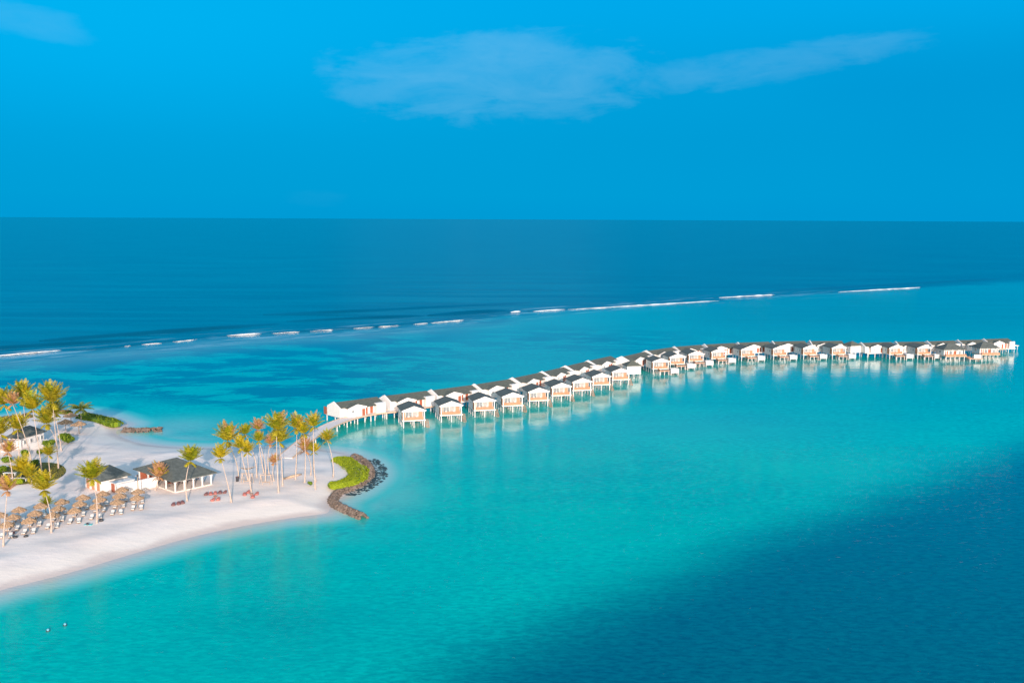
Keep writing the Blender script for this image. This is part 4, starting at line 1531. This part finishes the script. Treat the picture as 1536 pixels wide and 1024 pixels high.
def make_lounger():
    root = empty('sun_lounger')
    f = MB().box(-.36, .36, -1.0, .98, .22, .30)
    for x in (-.33, .27):
        for y in (-.9, .82):
            f.box(x, x + .06, y, y + .06, 0, .22)
    f.build('frame', M['pole'], root)
    m = MB().box(-.33, .33, -.98, .28, .305, .40)
    m.add([(-.33, .28, .305), (.33, .28, .305), (.33, .96, .62), (-.33, .96, .62), (-.33, .28, .41), (.33, .28, .41), (.33, .93, .73), (-.33, .93, .73)],
          [(0, 3, 2, 1), (4, 5, 6, 7), (0, 1, 5, 4), (1, 2, 6, 5), (2, 3, 7, 6), (3, 0, 4, 7)])
    m.build('mattress', M['cushion'], root)
    return root


par0, lng0 = make_parasol(), make_lounger()
pu, lu = [0], [0]


def put_parasol(px, py, label, group):
    o = par0 if pu[0] == 0 else copy_tree(par0)
    pu[0] += 1
    p = at(px, py, Z0 + 2.45)
    o.location = (p.x, p.y, Z0)
    o.scale = (.94, .94, 1.0)
    o.rotation_euler = (R(random.uniform(-2, 2)), R(random.uniform(-2, 2)), random.uniform(0, 6.28))
    tag(o, label, 'parasol', group)
    return o


def put_lounger(x, y, rz, label, group):
    o = lng0 if lu[0] == 0 else copy_tree(lng0)
    lu[0] += 1
    o.location = (x, y, Z0 + .02)
    o.rotation_euler.z = rz
    tag(o, label, 'sun lounger', group)


front = [(10, 785), (44, 779), (79, 771), (112, 764), (144, 758), (175, 751.5), (205.5, 745)]
middle = [(20, 774), (53, 768), (87, 761), (119, 754), (150, 747.5), (179, 742)]
back = [(0, 771), (28, 763), (61, 757), (93, 751), (124, 744.5), (154, 739), (183, 733), (207, 736)]
sea = Vector((0.30, -0.95, 0))
for rown, row, extra in (('front row', front, ''), ('middle row', middle, ''), ('back row', back, '')):
    for i, (px, py) in enumerate(row):
        nth = ORD[i] + ' from left' if i < len(row) - 1 else 'at right end'
        if i == 0:
            nth = 'at left end'
        po = put_parasol(px, py, 'round thatched parasol in the %s of the beach, %s' % (rown, nth), 'thatched parasols on the beach')
        c = po.location
        right = Vector((-sea.y, sea.x, 0))
        for s, nm in ((-1, 'left'), (1, 'right')):
            q = c + sea * 1.35 + right * s * 0.85
            put_lounger(q.x, q.y, math.atan2(-sea.x, sea.y) + PI + s * .06,
                        '%s-hand white lounger under the %s parasol, %s' % (nm, rown, nth), 'white loungers under the beach parasols')
for px, py, lb in ((98, 634, 'grey thatched parasol behind the round bush, left of two near the back shore'),
                   (118, 637, 'grey thatched parasol beside the flat-topped palm near the back shore'),
                   (106, 624, 'farthest thatched parasol, close to the dry scrub of the back shore')):
    o = put_parasol(px, py, lb, 'thatched parasols near the back shore')
    o.scale = (1.35, 1.35, 1.2)

# ------------------------------------------------------------------ pavilion
ZE_ = Z0 + 3.0
pl, pfr, pr_ = at(199, 702.5, ZE_), at(263, 720.5, ZE_), at(326, 708, ZE_)


def footprint(l, f, r):
    """rectangle on the diagonal l-r whose near corner is closest to f"""
    a = r - f
    b = l - f
    t1 = math.atan2(a.y, a.x)
    t2 = math.atan2(b.y, b.x) - PI / 2
    th = (t1 + t2) / 2
    d = r - l
    e1, e2 = Vector((math.cos(th), math.sin(th), 0)), Vector((-math.sin(th), math.cos(th), 0))
    return (l + r) / 2, th, abs(d.dot(e1)), abs(d.dot(e2))


cpv, ang, W_, D_ = footprint(pl, pfr, pr_)
pav = empty('beach_pavilion', (cpv.x, cpv.y, Z0), ang)
hw, hd = W_ / 2, D_ / 2
MB().hip(-hw, hw, -hd, hd, 3.0, 6.1, -hw * .12, hw * .12, 0, .22).build('roof', M['roof_dark'], pav)
MB().box(-hw + .9, hw - .9, -hd + .9, hd - .9, -.5, .22).build('floor_slab', M['tile'], pav)
MB().box(-hw + .8, hw - .8, -hd + .8, hd - .8, 2.5, 2.775).build('ceiling_beam', M['white'], pav)
MB().box(-hw + 1.2, hw - 4.5, hd - 1.6, hd - 1.2, .225, 2.495).build('back_wall', M['wood_dark'], pav)  # dark timber colour stands in for the shade inside the pavilion
for k in range(5):
    x = -hw + 1.1 + k * (W_ - 2.2) / 4
    for y in (-hd + 1.1,):
        mb = MB().box(x - .14, x + .14, y - .14, y + .14, .225, 2.495)
        mb.box(x - .22, x + .22, y - .22, y + .22, 2.2, 2.45)
        mb.build('column', M['white'], pav)
for k in range(1, 5):
    y = -hd + 1.1 + k * (D_ - 2.2) / 4
    for x in (-hw + 1.1, hw - 1.1):
        mb = MB().box(x - .14, x + .14, y - .14, y + .14, .225, 2.495)
        mb.box(x - .22, x + .22, y - .22, y + .22, 2.2, 2.45)
        mb.build('column', M['white'], pav)
bar = MB().box(-1.5, 3.8, .6, 1.4, .225, 1.25).box(-1.6, 3.9, .5, 1.5, 1.255, 1.33)
bar.build('bar_counter', M['black'], pav)
tag(pav, 'open beach pavilion with dark hip roof and white columns', 'pavilion')
mw = Matrix.Translation(pav.location) @ Matrix.Rotation(ang, 4, 'Z')


def local(m, x, y, z=0.0):
    return m @ Vector((x, y, z))


def make_table(top, leg):
    root = empty('dining_table')
    MB().tube([(0, 0, .72), (0, 0, .76)], .5, 14).build('tabletop', top, root)
    MB().tube([(0, 0, 0), (0, 0, .72)], .05, 7).tube([(0, 0, 0), (0, 0, .03)], .28, 10).build('leg', leg, root)
    return root


def make_chair():
    root = empty('dining_chair')
    MB().box(-.24, .24, -.24, .24, .42, .48).build('seat', M['dark_cloth'], root)
    MB().box(-.24, .24, .20, .26, .485, .95).build('backrest', M['dark_cloth'], root)
    for x in (-.22, .18):
        for y in (-.22, .18):
            MB().box(x, x + .04, y, y + .04, 0, .42).build('leg', M['black'], root)
    return root


t0 = make_table(M['wood_dark'], M['black'])
c0_ = make_chair()
spots = [(-3.2, -2.6, 'left'), (.4, -2.6, 'middle'), (3.9, -2.4, 'right')]
cn = 0
for i, (x, y, nm) in enumerate(spots):
    t = t0 if i == 0 else copy_tree(t0)
    t.location = local(mw, x * hw / 6.2, y, .225)
    tag(t, 'round dark table on the open side of the pavilion, %s of three' % nm, 'table', 'tables in the pavilion')
    for a, side in ((0, 'right'), (PI, 'left')):
        c = c0_ if cn == 0 else copy_tree(c0_)
        cn += 1
        c.location = local(mw, x * hw / 6.2 + math.cos(a) * .95, y, .225)
        c.rotation_euler.z = ang + a - PI / 2
        tag(c, 'dark chair %s of the %s table in the pavilion' % (side, nm), 'chair', 'chairs in the pavilion')

# ------------------------------------------------------------------ kiosk
ZK = Z0 + 3.0
kl, kf, kr = at(121, 712.5, ZK), at(151, 721.5, ZK), at(197.5, 711, ZK)
ck, ang, Wk, Dk = footprint(kl, kf, kr)
kio = empty('beach_kiosk', (ck.x, ck.y, Z0), ang)
hw, hd = Wk / 2, Dk / 2
MB().hip(-hw, hw, -hd, hd, 3.0, 5.3, -hw * .35, hw * .25, 0, .2).build('roof', M['roof_dark'], kio)
MB().box(-hw + .7, hw - .7, -hd + .7, hd - .7, -.5, 2.79).build('wall', M['white'], kio)
kx = -hw + .7
for k in range(3):
    y = hd - 1.3 - k * (Dk - 2.0) / 3
    y2 = y - 1.15
    d = MB().box(kx - .1, kx - .004, y2, y, .1, 2.3)
    for q in range(6):
        d.box(kx - .14, kx - .098, y2 + .1, y - .1, .2 + q * .34, .2 + q * .34 + .28)
    d.build('shutter_door', M['wood'], kio)
lean = MB().box(-hw + 2.2, hw - 1.0, -hd - 2.4, -hd + .69, -.5, 2.25)
lean.build('annexe', M['white'], kio)
MB().box(-hw + 2.0, hw - .8, -hd - 2.6, -hd + .4, 2.255, 2.4).build('annexe_roof', M['white'], kio)
d = MB().box(-hw + 2.1, -hw + 2.196, -hd - 2.0, -hd - .7, .1, 2.15)
d.build('annexe_door', M['wood_dark'], kio)
tag(kio, 'white kiosk with dark hip roof and orange shutter doors', 'kiosk')

# garden wall from the kiosk to the pavilion
wa, wb = at(178, 741.5, Z0), at(236, 729, Z0)
ang2 = math.atan2(wb.y - wa.y, wb.x - wa.x)
gw = empty('white_wall', wa, ang2)
L_ = (wb - wa).length
MB().box(0, L_, -.15, .15, -.4, 2.3).build('wall_panel', M['white'], gw)
MB().box(-.06, L_ + .06, -.22, .22, 2.305, 2.40).build('coping', M['white'], gw)
tag(gw, 'plain white wall between the kiosk and the open pavilion', 'wall')


# ------------------------------------------------------------------ houses at the left
def house(kl_, kf_, kr_, zeave, rise, label, inset=.6):
    zz = Z0 + zeave
    l, f, r_ = at(*kl_, zz), at(*kf_, zz), at(*kr_, zz)
    ux, uy = r_ - f, l - f
    a = math.atan2(ux.y, ux.x)
    W, D = ux.length, abs(uy.dot(Vector((-math.sin(a), math.cos(a), 0))))
    D = max(D, 5.0)
    cx = f + ux / 2 + Vector((-math.sin(a), math.cos(a), 0)) * D / 2
    root = empty('beach_house', (cx.x, cx.y, Z0), a)
    hw, hd = W / 2, D / 2
    MB().hip(-hw, hw, -hd, hd, zeave, zeave + rise, -hw * .3, hw * .3, 0, .2).build('roof', M['roof_dark'], root)
    MB().box(-hw + inset, hw - inset, -hd + inset, hd - inset, -.5, zeave - .21).build('wall', M['white'], root)
    y = -hd + inset
    for k, x in enumerate((-.6, -.15, .3, .62)):
        window(root, x * hw, x * hw + 1.1, y, 1.0, 2.2)
    return root, hw, hd


hr, hw1, hd1 = house((22, 652), (29, 657.5), (70.5, 646), 3.2, 2.2, '')
MB().box(-hw1 + .2, hw1 * .3, -hd1 - 3.2, -hd1 - 3.0, -.4, 1.9).build('garden_wall', M['white'], hr)
tag(hr, 'white beach house with dark hip roof half hidden by palms', 'house')
hr2, hw2, hd2 = house((-30, 655), (-28, 668), (12, 661), 3.0, 1.9, '')
tag(hr2, 'white house cut off by the left edge behind a withered palm', 'house')
MB().box(hw2 - .3, hw2 + 3.6, -hd2 - .3, -hd2 + 2.4, 2.5, 2.68).build('awning', M['white'], hr2)
for x in (hw2 + .1, hw2 + 3.4):
    MB().box(x - .07, x + .07, -hd2 - .15, -hd2, -.3, 2.495).build('awning_post', M['white'], hr2)
sg = empty('purple_banner', at(24, 671, Z0))
MB().box(-.05, .05, -.05, .05, 0, 2.7).build('pole', M['pole'], sg)
M['purple'] = material('purple cloth', (0.16, 0.03, 0.14), .8, .2, 2)
MB().box(.06, .95, -.02, .02, .7, 2.6).build('cloth', M['purple'], sg)
tag(sg, 'small purple upright banner between the two white houses', 'banner')
# pale tables and benches on the lawn
for px, py, wd, lb in ((15, 713, 1.6, 'pale slatted table on the lawn beside a thin trunk'), (28, 721, 2.1, 'longer white bench at the near edge of the lawn')):
    tb = empty('lawn_table', at(px, py, Z0 + .05))
    m_ = MB()
    for k in range(5):
        m_.box(-wd, wd, -.5 + k * .2, -.5 + k * .2 + .17, .68, .74)
    m_.build('tabletop', M['cushion'], tb)
    for x in (-wd + .2, wd - .3):
        MB().box(x, x + .1, -.4, .4, 0, .68).build('leg', M['cushion'], tb)
    tag(tb, lb, 'table')


# ------------------------------------------------------------------ beach furniture
def make_seat(mat):
    root = empty('low_beach_seat')
    rs = random.Random(9)
    bm = bmesh.new()
    bmesh.ops.create_icosphere(bm, subdivisions=3, radius=1)
    for v in bm.verts:
        c = v.co
        c.x *= .52
        c.y *= .62
        c.z = max(-.22, c.z * .34) + .24
        if c.y > .1:
            c.z += (c.y - .1) * .75
        c += Vector((1, 1, 1)) * .03 * mnoise.noise(c * 4)
    me = bpy.data.meshes.new('cushion')
    bm.to_mesh(me)
    bm.free()
    me.polygons.foreach_set('use_smooth', [True] * len(me.polygons))
    me.materials.append(mat)
    o = bpy.data.objects.new('cushion', me)
    COL.objects.link(o)
    o.parent = root
    MB().box(-.3, .3, .50, .58, .55, .72).build('headrest', mat, root)
    return root


s_red, s_dark = make_seat(M['red_cloth']), make_seat(M['dark_cloth'])
used = {'r': 0, 'd': 0}
SEATS = [('d', 260, 758, 'dark bean seat left of the pavilion palm\'s foot'), ('d', 268, 756.5, 'dark bean seat in the middle beside the pavilion palm'), ('d', 274, 755, 'dark bean seat nearest the pavilion palm\'s foot'),
         ('d', 309, 742.5, 'leftmost dark seat of the beach line right of the pavilion'), ('r', 316, 742, 'red seat between the dark ones in the beach line'), ('r', 323, 741, 'red seat in the middle of the beach line'),
         ('d', 330, 740, 'dark seat right of the red ones in the beach line'), ('d', 337, 739.5, 'rightmost dark seat of the beach line by the wide pale trunk'),
         ('r', 319, 751, 'red seat in front of the beach line, left of two'), ('r', 327, 750, 'red seat in front of the beach line, right of two'),
         ('r', 367, 743, 'leftmost red seat of the cluster under the golden palm'), ('r', 372, 739.5, 'red seat at the back of the cluster under the golden palm'),
         ('r', 379, 746.5, 'red seat nearest the sea in the golden palm cluster'), ('r', 385, 742, 'rightmost red seat of the cluster under the golden palm')]
rs = random.Random(17)
for k, px, py, lb in SEATS:
    proto = s_red if k == 'r' else s_dark
    o = proto if used[k] == 0 else copy_tree(proto)
    used[k] += 1
    o.location = at(px, py, Z0)
    o.rotation_euler.z = rs.uniform(-.6, .6)
    o.scale = (.95, .95, .9)
    tag(o, lb, 'beach seat', 'soft seats on the sand')


def low_table(px, py, lb):
    t = empty('low_table', at(px, py, Z0))
    MB().tube([(0, 0, .36), (0, 0, .42)], .48, 14).build('tabletop', M['wood'], t)
    for a in (0.3, 2.4, 4.5):
        MB().tube([(math.cos(a) * .35, math.sin(a) * .35, 0), (math.cos(a) * .25, math.sin(a) * .25, .36)], .035, 6).build('leg', M['wood_dark'], t)
    tag(t, lb, 'table')


low_table(377, 742.5, 'low round table among the red seats under the golden palm')
low_table(323, 746, 'low round table in front of the red and dark seat line')


def hammock(a, b, za, zb, sag, lb):
    A_, B_ = at(a[0], a[1], Z0), at(b[0], b[1], Z0)
    c = (A_ + B_) / 2
    root = empty('hammock', c)
    t = (B_ - A_)
    nn = Vector((-t.y, t.x, 0)).normalized()
    mb = MB()
    n = 12
    vs = []
    for i in range(n + 1):
        u = .12 + .76 * i / n
        p = A_ - c + t * u
        z = za + (zb - za) * u - sag * 4 * u * (1 - u)
        wv = .55 * math.sin(PI * (i / n)) ** .6 + .06
        for s in (-1, 0, 1):
            q = p + nn * s * wv
            vs.append((q.x, q.y, z + (abs(s) * .16)))
            vs.append((q.x, q.y, z + (abs(s) * .16) - .03))
    fs = []
    for i in range(n):
        for j in range(2):
            q0 = i * 6 + j * 2
            fs.append((q0, q0 + 2, q0 + 8, q0 + 6))
            fs.append((q0 + 1, q0 + 7, q0 + 9, q0 + 3))
    mb.add(vs, fs, 0, True)
    mb.build('cloth', M['beige'], root)
    for u0, u1 in ((0, .13), (.87, 1)):
        pts = []
        for u in (u0, u1):
            p = A_ - c + t * u
            pts.append((p.x, p.y, za + (zb - za) * u - sag * 4 * u * (1 - u)))
        MB().tube(pts, .03, 5).build('rope', M['beige'], root)
    tag(root, lb, 'hammock')


hammock((359, 716), (384, 714.5), 2.6, 2.7, .7, 'beige hammock slung between palms of the middle grove')
for (a, b, lb) in (((425, 718), (452, 710.5), 'long pale driftwood log lying beside trunks near the jetty'),):
    A_, B_ = at(*a, Z0 + .22), at(*b, Z0 + .22)
    lg = MB().tube([(0, 0, 0), tuple((B_ - A_) * .35 + Vector((0, 0, .06))), tuple((B_ - A_) * .7 + Vector((0, .15, .02))), tuple(B_ - A_)], [.26, .30, .27, .18], 9)
    tag(lg.build('driftwood_log', M['beige'], None, A_), lb, 'log')
bn = empty('litter_bin', at(356, 722, Z0))
MB().tube([(0, 0, .05), (0, 0, 1.15)], [.34, .38], 12).build('bin_body', M['black'], bn)
MB().tube([(0, 0, 1.16), (0, 0, 1.22)], [.42, .40], 12).build('lid', M['dark_cloth'], bn)
for a in (0, 2.1, 4.2):
    MB().tube([(math.cos(a) * .25, math.sin(a) * .25, 0), (math.cos(a) * .25, math.sin(a) * .25, .05)], .04, 6).build('foot', M['black'], bn)
tag(bn, 'dark round bin standing at the foot of the leaning grey palm', 'bin')
# frame with bench: pale posts in the grove
for px, py, lb in ((399, 726, 'pale wooden swing frame on the sand in the palm grove'), (371, 724, 'pale wooden swing frame left of the golden palm trunk')):
    sw = empty('swing_frame', at(px, py, Z0))
    for x in (-1.2, 1.2):
        MB().tube([(x - .35, 0, 0), (x, 0, 2.3)], .06, 6).tube([(x + .35, 0, 0), (x, 0, 2.3)], .06, 6).build('post', M['beige'], sw)
    MB().tube([(-1.5, 0, 2.33), (1.5, 0, 2.33)], .06, 6).build('beam', M['beige'], sw)
    MB().box(-.8, .8, -.25, .25, .5, .56).build('seat', M['beige'], sw)
    for x in (-.7, .7):
        MB().tube([(x, 0, .56), (x, 0, 2.3)], .02, 5).build('rope', M['beige'], sw)
    tag(sw, lb, 'swing', 'swing frames in the palm grove')
# bits on the front sand
tw = empty('beach_towel', at(131, 786.5, Z0 - .05))
m_ = MB()
for i in range(6):
    for j in range(3):
        x, y = -1 + i * .34, -.45 + j * .3
        m_.box(x, x + .34, y, y + .3, .0, .06 + .03 * ((i * 7 + j * 3) % 3))
m_.build('cloth', M['aqua'], tw)
tag(tw, 'turquoise towel spread on the sand left of a palm\'s foot', 'towel')
bg_ = MB()
boulder_mesh(bg_, (0, 0, .22), .34, 77)
tag(bg_.build('beach_bag', M['black'], None, at(131, 786.5, Z0 + .05)), 'dark bag resting on the turquoise towel', 'bag')
for k, (px, py, mt, lb) in enumerate(((19, 800, 'dark_cloth', 'maroon beach pouf at the left near the front parasols'), (23, 806.5, 'black', 'dark pouf just below the maroon one'),
                                     (39, 805.5, 'black', 'small dark pouf farther right on the open sand'), (152, 781.5, 'black', 'dark pouf right of the kiosk palm\'s foot'))):
    pm = MB().tube([(0, 0, 0), (0, 0, .12), (0, 0, .38), (0, 0, .46)], [.36, .46, .44, .30], 12)
    tag(pm.build('beach_pouf', M[mt], None, at(px, py, Z0 - .03)), lb, 'pouf')
# bare pole by the wall
sp = empty('lamp_post', at(207.5, 743, Z0))
MB().tube([(0, 0, 0), (0, 0, 4.4)], [.13, .09], 8).build('post', M['pole'], sp)
MB().tube([(0, 0, 4.4), (0, 0, 4.5), (0, 0, 4.9), (0, 0, 5.0)], [.1, .2, .22, .06], 10).build('lamp_head', M['black'], sp)
tag(sp, 'dark slim post in front of the plain white wall', 'lamp post')

# two small buoys in the near lagoon
M['buoy'] = material('pale blue plastic', (0.12, 0.34, 0.42), .4, .15, 2)
for px, py, lb in ((72, 946, 'small pale buoy with dark collar, left of two in the lagoon'), (97.5, 937.5, 'small pale buoy with dark collar, right of two in the lagoon')):
    bo = empty('mooring_buoy', at(px, py, 0))
    bo.scale = (.75, .75, .75)
    MB().tube([(0, 0, .12), (0, 0, .22), (0, 0, .38), (0, 0, .50), (0, 0, .56)], [.2, .28, .28, .18, .05], 12).build('float', M['buoy'], bo)
    MB().tube([(0, 0, -.2), (0, 0, .12)], [.42, .42], 12).build('reflection', M['black'], bo)  # solid black ring standing in for the buoy's dark reflection
    tag(bo, lb, 'buoy', 'buoys in the near lagoon')
